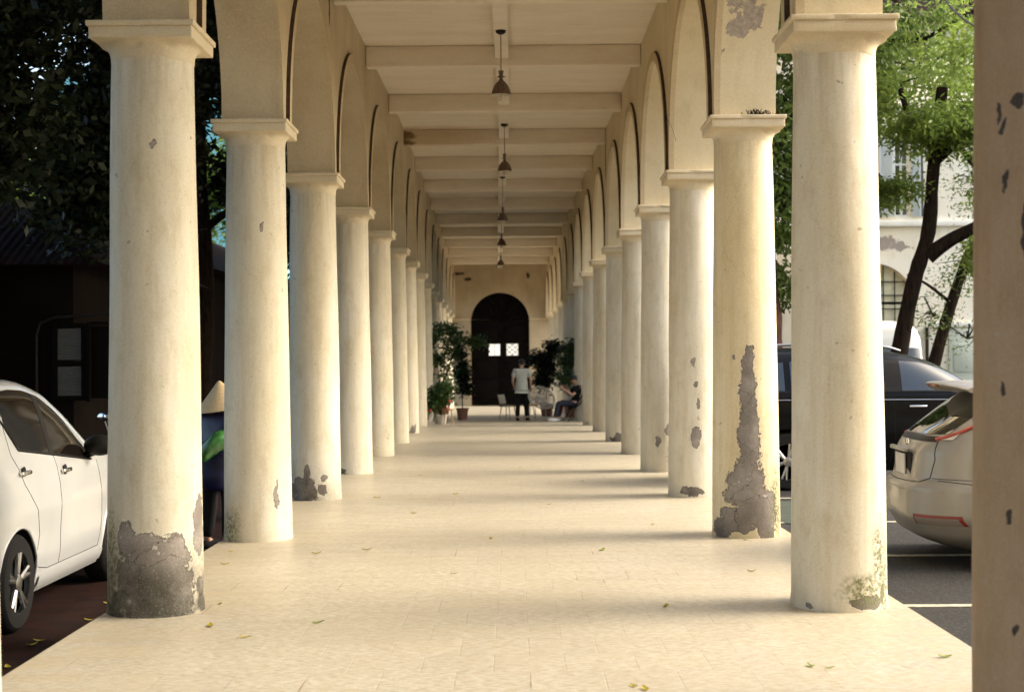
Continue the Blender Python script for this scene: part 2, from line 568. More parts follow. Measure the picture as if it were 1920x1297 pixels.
M['leaf_bright'] = leaf_mat('bright_leaf', (0.12, 0.19, 0.03), (0.27, 0.36, 0.08), 0.55)
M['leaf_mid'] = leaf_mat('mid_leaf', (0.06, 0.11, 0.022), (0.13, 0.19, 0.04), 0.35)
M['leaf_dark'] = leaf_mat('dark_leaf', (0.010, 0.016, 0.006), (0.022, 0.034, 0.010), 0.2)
M['leaf_pot'] = leaf_mat('pot_leaf', (0.045, 0.09, 0.022), (0.11, 0.18, 0.05), 0.4)
M['leaf_potl'] = leaf_mat('pale_pot_leaf', (0.06, 0.10, 0.035), (0.13, 0.19, 0.07), 0.3)
M['bark'] = bark_mat('dark_bark', (0.008, 0.0055, 0.004), (0.030, 0.020, 0.014))
M['bark_red'] = bark_mat('red_bark', (0.035, 0.016, 0.012), (0.13, 0.066, 0.05))
M['fallen'] = leaf_mat('fallen_leaf_skin', (0.42, 0.38, 0.05), (0.50, 0.36, 0.05), 0.2)
M['fallen_g'] = leaf_mat('green_fallen_leaf_skin', (0.20, 0.28, 0.04), (0.34, 0.40, 0.06), 0.2)
M['white_paint'] = flat('white_car_paint', (0.50, 0.505, 0.495), 0.25, coat=0.8, nz=0.03, nscale=3)
M['silver'] = flat('silver_car_paint', (0.34, 0.315, 0.27), 0.5, metal=0.4, coat=0.3, nz=0.05, nscale=4)
M['black_paint'] = flat('black_car_paint', (0.003, 0.003, 0.003), 0.35, coat=0.14, spec=0.1)
M['van_paint'] = flat('white_van_paint', (0.80, 0.79, 0.76), 0.3, coat=0.5)
M['glass'] = flat('tinted_glass', (0.010, 0.013, 0.013), 0.03, spec=1.0)
M['glass'].node_tree.nodes['Principled BSDF'].inputs['IOR'].default_value = 1.5
M['glass_brown'] = flat('brown_tinted_glass', (0.008, 0.006, 0.005), 0.05, spec=0.14)
M['rubber'] = flat('rubber', (0.016, 0.015, 0.014), 0.8, spec=0.12)
M['plastic'] = flat('black_plastic', (0.015, 0.014, 0.013), 0.45, spec=0.12)
M['chrome'] = flat('chrome', (0.8, 0.78, 0.74), 0.12, metal=1.0)
M['alloy'] = flat('alloy', (0.42, 0.41, 0.39), 0.28, metal=0.9)
M['alloy_dark'] = flat('dark_alloy', (0.05, 0.05, 0.05), 0.35, metal=0.6)
M['red_lens'] = flat('red_lens', (0.22, 0.022, 0.016), 0.25, coat=0.3)
M['red_trim'] = flat('red_lens_edge', (0.38, 0.035, 0.025), 0.3, coat=0.3)
M['clear_lens'] = flat('clear_lens', (0.72, 0.66, 0.60), 0.1, coat=0.8)
M['lamp_grey'] = flat('grey_lens', (0.24, 0.20, 0.17), 0.3)
M['seam'] = flat('panel_gap', (0.02, 0.018, 0.016), 0.7, spec=0.12)
M['plate'] = flat('number_plate', (0.62, 0.60, 0.54), 0.4)
M['lamp'] = flat('lamp_rust', (0.13, 0.085, 0.065), 0.5, metal=0.3, nz=0.4, nscale=30)
M['lamp_in'] = flat('lamp_enamel', (0.62, 0.56, 0.45), 0.5)
M['black_iron'] = flat('black_iron', (0.022, 0.018, 0.015), 0.6, spec=0.12)
M['rod'] = flat('lamp_rod', (0.22, 0.16, 0.11), 0.5, metal=0.4)
M['door'] = flat('dark_door', (0.004, 0.003, 0.0025), 0.7, spec=0.05, nz=0.4, nscale=6)
M['paint_line'] = flat('worn_line_paint', (0.40, 0.37, 0.27), 0.8, nz=0.35, nscale=18)
M['white'] = flat('white_plaster', (0.92, 0.89, 0.80), 0.8, nz=0.06, nscale=2)
M['terracotta'] = flat('terracotta', (0.28, 0.13, 0.08), 0.8, nz=0.2)
M['white_pot'] = flat('white_pot', (0.66, 0.62, 0.54), 0.5)
M['wood'] = flat('pale_wood', (0.36, 0.22, 0.11), 0.55, nz=0.25, nscale=8)
M['skin'] = flat('skin', (0.58, 0.34, 0.22), 0.55)
M['hair'] = flat('black_hair', (0.012, 0.010, 0.009), 0.5)
M['tee_white'] = flat('white_cotton', (0.80, 0.78, 0.72), 0.85)
M['jeans'] = flat('dark_denim', (0.022, 0.028, 0.045), 0.85, nz=0.3, nscale=40)
M['black_cloth'] = flat('black_cloth', (0.013, 0.012, 0.013), 0.85, spec=0.12)
M['maroon'] = flat('maroon_cloth', (0.13, 0.035, 0.03), 0.85)
M['blue_cloth'] = flat('navy_raincoat', (0.005, 0.006, 0.038), 0.45, nz=0.5, nscale=9)
M['straw'] = flat('straw', (0.60, 0.44, 0.24), 0.8, nz=0.15, nscale=50)
M['green_bag'] = flat('green_plastic', (0.04, 0.14, 0.035), 0.25, nz=0.5, nscale=14)
M['flower'] = flat('red_flower', (0.62, 0.09, 0.06), 0.6)
M['rope_white'] = flat('white_cord', (0.72, 0.70, 0.66), 0.5)

# ------------------------------------------------------------------ plan of the walkway
W, S, D1 = 2.231, 3.7527, 9.421          # row half-spacing, bay length, first full column
RB, RT, ZT, AB = 0.308, 0.263, 3.783, 0.343
ZC = 6.10                                # ceiling
END = D1 + 14 * S                        # end wall
def bend(p):
    """the long walkway drifts a little to the left and falls a little towards its far end"""
    y = p[1]
    return Vector((p[0] - 0.0125 * max(0, y - 26), y, p[2] - 0.0139 * max(0, y - 33)))

# ground, right and left of the walkway, and the raised walkway itself
GR, GL = -0.05, -0.22
gys = [-40, 0, 20, 33, 40, 50, 60, 66, 80, 150, 400]
def gdrop(y): return -0.0139 * max(0, min(y, 66) - 33)
tag(MB().grid([[(2.4 - 0.0125 * max(0, min(y, 66) - 26), y, GR + gdrop(y)), (400, y, GR + gdrop(y))] for y in gys]).build('asphalt_yard', M['asphalt'], smooth=0), kind='structure')
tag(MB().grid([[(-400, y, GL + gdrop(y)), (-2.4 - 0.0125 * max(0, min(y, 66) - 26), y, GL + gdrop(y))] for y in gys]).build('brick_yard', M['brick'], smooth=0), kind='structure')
fm = MB()
ys = [-8 + i * 1.5 for i in range(int((END + 8) / 1.5) + 2)]
ys[-1] = END + 0.3
rows = [[bend((x, y, z)) for x, z in ((-2.55, -0.4), (-2.55, -0.012), (-2.538, 0), (2.648, 0), (2.66, -0.012), (2.66, -0.4))] for y in ys]
fm.grid(rows)
tag(fm.build('walkway_floor', M['floor'], smooth=30), kind='structure')
# painted bay lines on the asphalt
for y in (9.62, 12.05, 14.5, 17.0):
    tag(MB().box((6.1, y, GR + 0.004), (6.8, 0.09, 0.004)).build('parking_line', M['paint_line'], smooth=0), kind='structure')
mg = NT('moss_green')
mgn = mg.noise(mg.obj, 8, 6, 0.65)
mg.done(mg.mix(mg.ramp(mgn, 0.35, 0.65), (0.02, 0.028, 0.018), (0.045, 0.06, 0.035)), 0.9)
mv = []
for i in range(72):
    a_ = 2 * math.pi * i / 72
    q_ = 1 + 0.12 * math.sin(3 * a_ + 1) + 0.08 * math.sin(7 * a_) + 0.05 * math.sin(17 * a_ + 2)
    mv.append((3.25 + 0.58 * q_ * math.cos(a_), 15.5 + 1.3 * q_ * math.sin(a_), GR + 0.008))
tag(MB().add(mv, [tuple(range(72))]).build('mossy_ground', mg.m, smooth=0), kind='structure')

# ------------------------------------------------------------------ arcade walls
HY = 0.245                     # half pier width along the walkway
RA = S / 2 - HY                # arch radius
STILT = 0.05
WT = 6.5                       # top of wall
KX0, KX1 = -1, 14
def arcade(sign, name, label, mat):
    xi, xo = sign * (W - 0.26), sign * (W + 0.26)
    mb = MB()
    NA = 28
    def quad(a, b, c, d):
        mb.add([a, b, c, d], [(0, 1, 2, 3)])
    for k in range(KX0, KX1):
        y0 = D1 + k * S
        ym = y0 + S / 2
        prof = []                      # (y, z) along the opening from pier k to pier k+1
        prof.append((y0 + HY, ZT))
        for j in range(NA + 1):
            a = math.pi - math.pi * j / NA
            prof.append((ym + RA * math.cos(a), ZT + STILT + RA * math.sin(a)))
        prof.append((y0 + S - HY, ZT))
        for (ya, za), (yb, zb) in zip(prof[:-1], prof[1:]):
            quad((xi, ya, za), (xo, ya, za), (xo, yb, zb), (xi, yb, zb))
            if abs(yb - ya) > 1e-6:
                for x in (xi, xo):
                    quad((x, ya, za), (x, yb, zb), (x, yb, WT), (x, ya, WT))
        quad((xi, y0 + HY, WT), (xo, y0 + HY, WT), (xo, y0 + S - HY, WT), (xi, y0 + S - HY, WT))
    for k in range(KX0, KX1 + 1):
        y0 = D1 + k * S
        ya, yb = y0 - HY, y0 + HY
        for x in (xi, xo):
            mb.add([(x, ya, ZT), (x, yb, ZT), (x, yb, ZT + STILT), (x, ya, ZT + STILT)], [(0, 1, 2, 3)])
            mb.add([(x, ya, ZT + STILT), (x, yb, ZT + STILT), (x, yb, WT), (x, ya, WT)], [(0, 1, 2, 3)])
        quad((xi, ya, ZT), (xo, ya, ZT), (xo, yb, ZT), (xi, yb, ZT))
        quad((xi, ya, WT), (xo, ya, WT), (xo, yb, WT), (xi, yb, WT))
        if k in (KX0, KX1):
            y = ya if k == KX0 else yb
            quad((xi, y, ZT), (xo, y, ZT), (xo, y, WT), (xi, y, WT))
    mb.map(bend)
    o = mb.build(name, mat, smooth=25)
    tag(o, label, 'wall')
    # raised rib round the edge of every arch; its outer ledge is dark brown
    PR, WD = 0.036, 0.115
    for k in range(KX0, KX1):
        y0 = D1 + k * S
        ym = y0 + S / 2
        def path(r_):
            p = [(ym - r_, ZT + 0.002)]
            for j in range(NA + 1):
                a = math.pi - math.pi * j / NA
                p.append((ym + r_ * math.cos(a), ZT + STILT + r_ * math.sin(a)))
            p.append((ym + r_, ZT + 0.002))
            return p
        pin, pout = path(RA - 0.003), path(RA + WD)
        xf = xi - sign * PR
        g = MB()
        g.grid([[(xi + sign * 0.02, y, z) for y, z in pin], [(xf, y, z) for y, z in pin], [(xf, y, z) for y, z in pout]])
        g.map(bend)
        a = g.build('arch_rib', M['mould'], o, smooth=30)
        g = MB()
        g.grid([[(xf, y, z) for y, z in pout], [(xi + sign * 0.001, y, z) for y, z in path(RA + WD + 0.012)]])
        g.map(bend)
        g.build('dark_ledge', M['dark_brown'], a, smooth=30)
    return o
arcade(-1, 'arcade_wall', 'tan plaster wall of round arches carried by the left row of columns', M['wall_l'])
arcade(1, 'arcade_wall', 'cream plaster wall of round arches, peeling above a capital, carried by the right row of columns', M['wall_r'])

# ceiling slab with cross beams and a flat rib down the middle
XI = W - 0.262
cm_ = MB()
cys = [5.3 + i * S / 2 for i in range(60) if 5.3 + i * S / 2 < END] + [END + 0.2]
cm_.grid([[bend((x, y, z)) for x, z in ((-XI, ZC), (XI, ZC), (XI, ZC + 0.3), (-XI, ZC + 0.3), (-XI, ZC))] for y in cys])
roof = tag(cm_.build('walkway_ceiling', M['ceil'], smooth=20), 'stained limewashed ceiling over the walkway between the two arcades', 'ceiling')
for k in range(-1, 14):
    y = D1 + k * S
    MB().rbox((0, y - 0.06, (ZC + 5.795) / 2), (2 * XI - 0.002, 0.17, ZC - 5.795 + 0.004), 0.03, seg=3).map(bend).build('ceiling_beam', M['ceil'], roof, smooth=25)
for k in range(-1, 14):
    ya, yb = D1 + k * S + 0.027, D1 + (k + 1) * S - 0.147
    if k == 13: yb = END - 0.02
    MB().box((-0.02, (ya + yb) / 2, ZC - 0.095), (0.19, yb - ya, 0.19)).map(bend).build('ceiling_rib', M['ceil'], roof, smooth=0)

us = MB()  # unseen storey added above to keep sun off the left yard
us.rbox((0, 34.3, 8.35), (5.3, 56, 3.7), 0.03)
us.build('added_storey', M['wall_l'], roof, smooth=0)

# ------------------------------------------------------------------ columns
NSEG, NH = 64, 40
def shaft_mesh(mat, seed):
    r_ = random.Random(seed)
    me = bpy.data.meshes.new('shaft')
    vs, fs, uvs = [], [], []
    H = ZT - 0.20
    for i in range(NH + 1):
        h = H * i / NH
        t = h / H
        rad = lerp(RB, RT, t ** 1.25)
        if i == 0: rad += 0.006
        for k in range(NSEG):
            a = -math.pi / 2 + 2 * math.pi * k / NSEG - math.pi      # seam at the back
            wob = 0.0016 * math.sin(3 * a + h * 2.1 + seed) + 0.0016 * math.sin(5 * a - h * 3.3 + seed * 2)
            vs.append(((rad + wob) * math.cos(a), (rad + wob) * math.sin(a), h))
    for i in range(NH):
        for k in range(NSEG):
            fs.append((i * NSEG + k, i * NSEG + (k + 1) % NSEG, (i + 1) * NSEG + (k + 1) % NSEG, (i + 1) * NSEG + k))
            for (kk, ii) in ((k, i), (k + 1, i), (k + 1, i + 1), (k, i + 1)):
                uvs.append(((kk / NSEG - 0.5) * 2 * math.pi * RB, H * ii / NH))
    me.from_pydata(vs, [], fs)
    uvl = me.uv_layers.new(name='UVMap')
    uvl.data.foreach_set('uv', [c for p in uvs for c in p])
    me.polygons.foreach_set('use_smooth', [True] * len(me.polygons))
    me.materials.append(mat)
    return me

def capital_parts(parent):
    prof = [(RT + 0.001, ZT - 0.225)]
    for i in range(9):
        a = (math.pi / 2) * i / 8
        prof.append((RT + 0.004 + 0.062 * (1 - math.cos(a)), ZT - 0.205 + 0.09 * math.sin(a)))
    prof.append((RT + 0.072, ZT - 0.108))
    e = MB().lathe(prof, 64).build('echinus', M['cap'], parent, smooth=40)
    a = MB()
    a.rbox((0, 0, ZT - 0.074), (2 * AB - 0.03, 2 * AB - 0.03, 0.076), 0.008)
    a.rbox((0, 0, ZT - 0.019), (2 * AB, 2 * AB, 0.036), 0.007)
    b = a.build('abacus', M['cap'], parent, smooth=40)
    from mathutils import noise as mn
    for o_, cuts in ((b, 7), (e, 0)):
        bm = bmesh.new()
        bm.from_mesh(o_.data)
        if cuts:
            long_ = [ed for ed in bm.edges if ed.calc_length() > 0.2]
            bmesh.ops.subdivide_edges(bm, edges=long_, cuts=cuts * 3, use_grid_fill=True)
        for v in bm.verts:
            q = v.co * 9
            d_ = Vector((mn.noise(q), mn.noise(q + Vector((7, 3, 1))), mn.noise(q + Vector((2, 9, 5)))))
            chip = max(0.0, mn.noise(v.co * 16 + Vector((4, 4, 4))) - 0.35) * 0.05
            v.co += d_ * 0.0035 - Vector((v.co.x, v.co.y, 0)).normalized() * chip
        bm.to_mesh(o_.data)
        bm.free()
        o_.data.set_sharp_from_angle(angle=R(40))
    return e, b

gen_a = column_mat('column_plaster_worn', generic=0.10)
gen_b = column_mat('column_plaster_plain', generic=-0.02)
special = {
    (-1, 0): (column_mat('column_plaster_big_patch', [(-0.04, 0.22, 0.25, 0.27), (-0.19, 0.49, 0.07, 0.12), (-0.05, 0.45, 0.1, 0.09), (0.12, 0.40, 0.1, 0.13), (0.36, 0.56, 0.085, 0.19), (0.17, 0.14, 0.10, 0.15), (0.36, 0.16, 0.06, .07), (-0.01, 3.0, 0.025, 0.03)],
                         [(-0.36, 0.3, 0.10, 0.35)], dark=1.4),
              'first full column on the left, base bare of plaster in a wide dark grey patch'),
    (-1, 1): (column_mat('column_plaster_small_patch', [(0.165, 0.40, 0.032, 0.10), (0.18, 0.5, 0.015, 0.06), (0.06, 2.82, 0.022, 0.045)], [(-0.30, 0.1, 0.13, 0.16)]),
              'left column behind the conical hat, one small leaf-shaped grey patch near its foot'),
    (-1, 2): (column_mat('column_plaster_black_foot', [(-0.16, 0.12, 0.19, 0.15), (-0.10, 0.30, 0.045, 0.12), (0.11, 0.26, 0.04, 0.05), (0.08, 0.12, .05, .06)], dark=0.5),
              'left column with a blackened, flaking foot and one bare chip beside it'),
    (-1, 3): (column_mat('column_plaster_left_fourth', [(-0.13, 0.05, 0.07, 0.04)]), 'fourth full column of the left row, clean but for one tiny chip at its foot'),
    (1, 0): (column_mat('column_plaster_mossy', [(0.19, 0.06, 0.13, 0.05), (-0.19, 0.03, 0.025, 0.02), (0.33, 0.1, 0.03, .06)], [(0.29, 0.32, 0.06, 0.24), (0.2, 0.13, 0.18, 0.10), (0.36, 0.2, 0.09, 0.32)]),
             'right column in front of the cars, green moss streaking up its foot'),
    (1, 1): (column_mat('column_plaster_tall_patch', [(0.04, 1.58, 0.065, 0.15), (0.03, 1.3, 0.075, 0.3), (0.03, 0.95, 0.10, 0.40), (0.00, 0.5, 0.17, 0.22), (-0.06, 0.38, 0.18, 0.1), (0.13, 0.28, 0.16, 0.2), (-0.25, 0.09, 0.14, 0.10), (0.19, 0.1, 0.10, .14), (0.0, 0.20, 0.30, 0.09), (-0.08, 0.10, 0.16, 0.05), (-0.12, 1.62, .02, .03)],
                        [(0.34, 0.28, 0.09, 0.36)], base=(0.74, 0.64, 0.44)),
             'right column with a tall grey bare strip tapering up its shaft'),
    (1, 2): (column_mat('column_plaster_chips', [(0.0, 1.57, 0.03, 0.05), (0.03, 1.3, 0.025, 0.04), (0.04, 1.08, 0.022, 0.06), (0.02, 0.70, 0.055, 0.12), (-0.03, 0.08, 0.15, 0.05)]),
             'right column with a vertical run of small grey chips'),
    (1, 3): (column_mat('column_plaster_two_chips', [(-0.06, 0.43, 0.045, 0.06), (0.13, 0.6, 0.08, 0.09), (0.2, 0.12, 0.07, 0.06)], [(0.18, 0.2, 0.1, 0.25)]),
             'right column with two squarish grey chips and faint moss at its foot'),
    (1, -1): (column_mat('column_plaster_shaded', [(-0.22, 2.55, .012, .03), (-0.185, 2.50, 0.012, .035), (-0.12, 2.58, 0.025, .03), (-0.19, 2.30, 0.012, 0.04), (-0.1, 2.1, 0.014, 0.09), (-0.16, 1.0, .015, .03), (-.14, .6, .012, .03), (-.2, 1.5, .01, .03)], cement=((0.032, 0.016, 0.008), (0.065, 0.036, 0.02)), base=(0.32, 0.205, 0.115)),  # darker brown base carries the shade on this column
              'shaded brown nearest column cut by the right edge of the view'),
    (-1, -1): (gen_b, 'nearest column, only its edge showing at the lower left corner'),
}
ordw = ['first', 'second', 'third', 'fourth', 'fifth', 'sixth', 'seventh', 'eighth', 'ninth', 'tenth', 'eleventh', 'twelfth', 'thirteenth', 'fourteenth']
proto_e = proto_b = None
shared = {0: shaft_mesh(gen_a, 3), 1: shaft_mesh(gen_b, 8)}
for sg in (-1, 1):
    for k in range(-1, 14):
        y = D1 + k * S
        p = bend((sg * W, y, 0))
        side = 'left' if sg < 0 else 'right'
        if (sg, k) in special:
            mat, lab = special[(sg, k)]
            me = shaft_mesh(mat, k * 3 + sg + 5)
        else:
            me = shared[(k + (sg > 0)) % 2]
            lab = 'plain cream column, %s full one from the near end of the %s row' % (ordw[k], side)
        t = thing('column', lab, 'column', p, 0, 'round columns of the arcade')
        sh = bpy.data.objects.new('shaft', me)
        C.objects.link(sh)
        sh.parent = t
        # turn the weathered side of the shaft to the walkway
        sh.rotation_euler = (0, 0, -math.atan2(p.x - CAMX, p.y))
        if proto_e is None:
            proto_e, proto_b = capital_parts(t)
        else:
            for q in (proto_e, proto_b):
                c = q.copy()
                C.objects.link(c)
                c.parent = t

# the dim porch added out of view to shade the nearest right-hand column
po = thing('blocker', 'dim plaster porch added unseen behind the camera to shade the near columns', 'blocker', (0, 0, 0))
pm = MB()
for sg in (-1, 1):
    pm.rbox((sg * 6.2, 5.75, 3.2), (7.35, 0.35, 7.0), 0.02)
pm.rbox((0, 5.75, 6.75), (5.04, 0.35, 0.7), 0.02)
pm.build('front_wall', M['wall_l'], po, smooth=0)
MB().rbox((0, 2.9, 6.9), (19.7, 6.0, 0.3), 0.02).build('roof', M['ceil'], po, smooth=0)

# ------------------------------------------------------------------ end wall and door
DX = -0.02
dw, dspring = 1.26, 3.62
ew = MB()
fy = END
def endpt(x, z, y=fy):
    return (x, y, z)
NA = 32
arc = [(DX - dw, 0)] + [(DX + dw * math.cos(math.pi - math.pi * j / NA), dspring + dw * math.sin(math.pi * j / NA)) for j in range(NA + 1)] + [(DX + dw, 0)]
XL, XR, ZTOP = -3.2, 3.2, 6.6
for (xa, za), (xb, zb) in zip(arc[:-1], arc[1:]):
    ew.add([(xa, fy, za), (xb, fy, zb), (xb, fy + 0.45, zb), (xa, fy + 0.45, za)], [(0, 1, 2, 3)])
    if abs(xb - xa) > 1e-6:
        ew.add([(xa, fy, za), (xb, fy, zb), (xb, fy, ZTOP), (xa, fy, ZTOP)], [(0, 1, 2, 3)])
for xa, xb in ((XL, DX - dw), (DX + dw, XR)):
    for za, zb in ((0, dspring), (dspring, ZTOP)):
        ew.add([(xa, fy, za), (xb, fy, za), (xb, fy, zb), (xa, fy, zb)], [(0, 1, 2, 3)])
ew.add([(XL, fy + 0.45, -0.5), (XR, fy + 0.45, -0.5), (XR, fy + 0.45, ZTOP), (XL, fy + 0.45, ZTOP)], [(0, 1, 2, 3)])
ew.add([(XL, fy, 0), (XL, fy + .45, 0), (XL, fy + .45, ZTOP), (XL, fy, ZTOP)], [(0, 1, 2, 3)])
ew.add([(XR, fy, 0), (XR, fy + .45, 0), (XR, fy + .45, ZTOP), (XR, fy, ZTOP)], [(0, 1, 2, 3)])
ew.map(bend)
M['wall_e'] = wall_mat('end_wall_plaster', (0.45, 0.36, 0.235), stains=[((-2.2, END, 5.3), (.24, .4, .06)), ((-1.85, END, 5.05), (.16, .4, .07)), ((.75, END, 5.2), (.07, .4, .14))])
endw = tag(ew.build('end_wall', M['wall_e'], smooth=25), 'stained tan wall closing the far end of the walkway round a dark arched doorway', 'wall')
sc_ = MB()
for xa, xb in ((XL, DX - dw - 0.01), (DX + dw + 0.01, XR)):
    sc_.rbox(((xa + xb) / 2, fy - 0.03, 3.72), (xb - xa, 0.07, 0.10), 0.01)
sc_.map(bend).build('string_course', M['mould'], endw)
dr = tag(MB().box((DX, fy + 0.25, dspring + 0.02), (2 * dw - 0.01, 0.10, 0.12)).map(bend).build('arched_door', M['door'], smooth=0), 'tall black arched double door with two small bright panes', 'door')
fl = MB()
fl.add([(DX, fy + 0.27, dspring + 0.08)] + [(x, fy + 0.27, z) for x, z in arc[1:-1] if z > dspring + 0.08], [tuple(range(len([1 for x, z in arc[1:-1] if z > dspring + .08]) + 1))])
fl.map(bend).build('fanlight', M['door'], dr, smooth=0)
fb = MB()
for j in range(1, 6):
    a = math.pi * j / 6
    fb.tube([(DX + 0.15 * math.cos(a), fy + 0.25, dspring + 0.08 + .1 * math.sin(a)), (DX + 1.2 * math.cos(a), fy + 0.25, dspring + 0.08 + 1.15 * math.sin(a))], 0.018, 6)
fb.map(bend).build('fanlight_bar', M['door'], dr)
lit = NT('daylit_pane')  # faint emission stands in for daylight beyond the door
lit.done((0.8, 0.8, 0.75), 0.3)
lit.b.inputs['Emission Color'].default_value = (1.0, 0.95, 0.82, 1)
lit.b.inputs['Emission Strength'].default_value = 0.22
for sx in (-1, 1):
    lf = MB()
    x0, x1 = (DX - dw + 0.02, DX - 0.01) if sx < 0 else (DX + 0.01, DX + dw - 0.02)
    pc = DX - 0.24 if sx < 0 else DX + 0.52
    pz, ps = 2.42, 0.25
    yb_ = fy + 0.24
    def panel(xa, xb, za, zb, d=0.06):
        lf.box(((xa + xb) / 2, yb_, (za + zb) / 2), (xb - xa, d, zb - za))
    panel(x0, pc - ps, 0.05, dspring - 0.045)
    panel(pc + ps, x1, 0.05, dspring - 0.045)
    panel(pc - ps, pc + ps, 0.05, pz - ps)
    panel(pc - ps, pc + ps, pz + ps, dspring - 0.045)
    for za, zb in ((0.3, 1.1), (1.25, 2.0), (2.8, 3.4)):
        lf.rbox(((x0 + x1) / 2, yb_ - 0.04, (za + zb) / 2), (x1 - x0 - 0.25, 0.05, zb - za), 0.02)
    leaf = lf.map(bend).build('door_leaf', M['door'], dr, smooth=30)
    MB().box((pc, yb_ + 0.01, pz), (2 * ps, 0.01, 2 * ps)).map(bend).build('pane', lit.m, leaf, smooth=0)
    gr = MB()
    if sx > 0:
        for q in (-0.2, 0.0, 0.2):
            gr.tube([(pc - ps, yb_ - 0.01, pz + q - 0.2), (pc + ps, yb_ - 0.01, pz + q + 0.2)], 0.011, 5)
            gr.tube([(pc - ps, yb_ - 0.012, pz - q + 0.2), (pc + ps, yb_ - 0.012, pz - q - 0.2)], 0.011, 5)
    else:
        gr.tube([(pc, yb_ - 0.01, pz - ps), (pc, yb_ - 0.01, pz + ps)], 0.008, 5)
    gr.map(bend).build('pane_grille', M['black_iron'], leaf)

# ------------------------------------------------------------------ pendant lamps
def make_lamp(loc, label, rodlen):
    t = thing('pendant_lamp', label, 'lamp', loc, 0, 'pendant lamps under the ceiling rib')
    MB().lathe([(0.03, -0.05), (0.062, -0.03), (0.07, -0.005), (0.07, 0)], 20).build('ceiling_rose', M['black_iron'], t)
    MB().tube([(0, 0, -0.04), (0, 0, -rodlen)], 0.0075, 8).build('rod', M['rod'], t)
    b = -rodlen
    MB().lathe([(0.014, b + 0.02), (0.036, b + 0.01), (0.026, b - 0.04), (0.02, b - 0.055), (0.05, b - 0.06), (0.05, b - 0.07), (0.02, b - 0.078), (0.028, b - 0.11), (0.03, b - 0.125)], 18).build('lamp_neck', M['lamp'], t)
    prof = [(0.03, b - 0.115), (0.055, b - 0.135), (0.085, b - 0.17), (0.108, b - 0.215), (0.124, b - 0.265), (0.13, b - 0.30), (0.133, b - 0.305), (0.126, b - 0.303), (0.12, b - 0.265), (0.104, b - 0.217), (0.081, b - 0.174), (0.05, b - 0.142), (0.0, b - 0.135)]
    s_ = MB().lathe(prof[:7], 28, cap=False).build('shade', M['lamp'], t, smooth=50)
    MB().lathe(prof[6:], 28, cap=False).build('shade_lining', M['lamp_in'], s_, smooth=50)
    MB().lathe([(0.012, b - 0.14), (0.014, b - 0.30), (0.03, b - 0.33), (0.034, b - 0.36), (0.026, b - 0.385), (0.006, b - 0.398)], 14).build('bulb', M['lamp_in'], t)
    return t
lamp_words = ['nearest and largest', 'second nearest', 'middle', 'second farthest', 'farthest and smallest']
for i in range(5):
    y = D1 + (2.5 + 2 * i) * S
    p = bend((-0.02, y, ZC - 0.19))
    make_lamp(p, 'rusty dome pendant lamp, %s of the row' % lamp_words[i], (0.54, 0.56, 0.74, 0.62, 0.6)[i])

# ------------------------------------------------------------------ foliage
def leaf_cloud(name, mat, parent, blobs, per, size, clus=26, spread=0.35, aspect=0.42, droop=0.4, seed=1, shell=0.55):
    g = np.random.default_rng(seed)
    V = []
    for (c, r_), n in zip(blobs, per):
        nc = max(1, n // clus)
        d = g.normal(size=(nc, 3))
        d /= np.linalg.norm(d, axis=1)[:, None]
        rad = g.uniform(shell, 1.0, size=(nc, 1)) * g.uniform(0.8, 1.12, size=(nc, 1))
        cc = np.array(c) + d * rad * np.array(r_)
        cc = np.repeat(cc, clus, axis=0)
        pos = cc + g.normal(size=cc.shape) * np.array([spread, spread, spread * 0.55])
        V.append(pos)
    P = np.concatenate(V)
    n = len(P)
    ax = g.normal(size=(n, 3))
    ax[:, 2] = ax[:, 2] * 0.5 - droop
    ax /= np.linalg.norm(ax, axis=1)[:, None]
    nr = g.normal(size=(n, 3)) + np.array([0, 0, 0.9])
    sd = np.cross(ax, nr)
    sd /= np.linalg.norm(sd, axis=1)[:, None] + 1e-9
    L = size * g.uniform(0.6, 1.3, size=(n, 1))
    q = np.empty((n, 4, 3))
    q[:, 0] = P
    q[:, 1] = P + ax * L * 0.5 + sd * L * aspect * 0.5
    q[:, 2] = P + ax * L
    q[:, 3] = P + ax * L * 0.5 - sd * L * aspect * 0.5
    me = bpy.data.meshes.new(name)
    me.vertices.add(n * 4)
    me.vertices.foreach_set('co', q.reshape(-1))
    me.loops.add(n * 4)
    me.loops.foreach_set('vertex_index', np.arange(n * 4, dtype=np.int32))
    me.polygons.add(n)
    me.polygons.foreach_set('loop_start', np.arange(0, n * 4, 4, dtype=np.int32))
    me.polygons.foreach_set('loop_total', np.full(n, 4, dtype=np.int32))
    me.update(calc_edges=True)
    me.materials.append(mat)
    o = bpy.data.objects.new(name, me)
    C.objects.link(o)
    o.parent = parent
    return o

def curve_pts(pts, n=5):
    pts = [Vector(p) for p in pts]
    out = []
    for i in range(len(pts) - 1):
        p0, p1, p2, p3 = pts[max(i - 1, 0)], pts[i], pts[i + 1], pts[min(i + 2, len(pts) - 1)]
        for j in range(n):
            t = j / n
            out.append(0.5 * ((2 * p1) + (p2 - p0) * t + (2 * p0 - 5 * p1 + 4 * p2 - p3) * t * t + (3 * p1 - p0 - 3 * p2 + p3) * t ** 3))
    out.append(pts[-1])
    return out

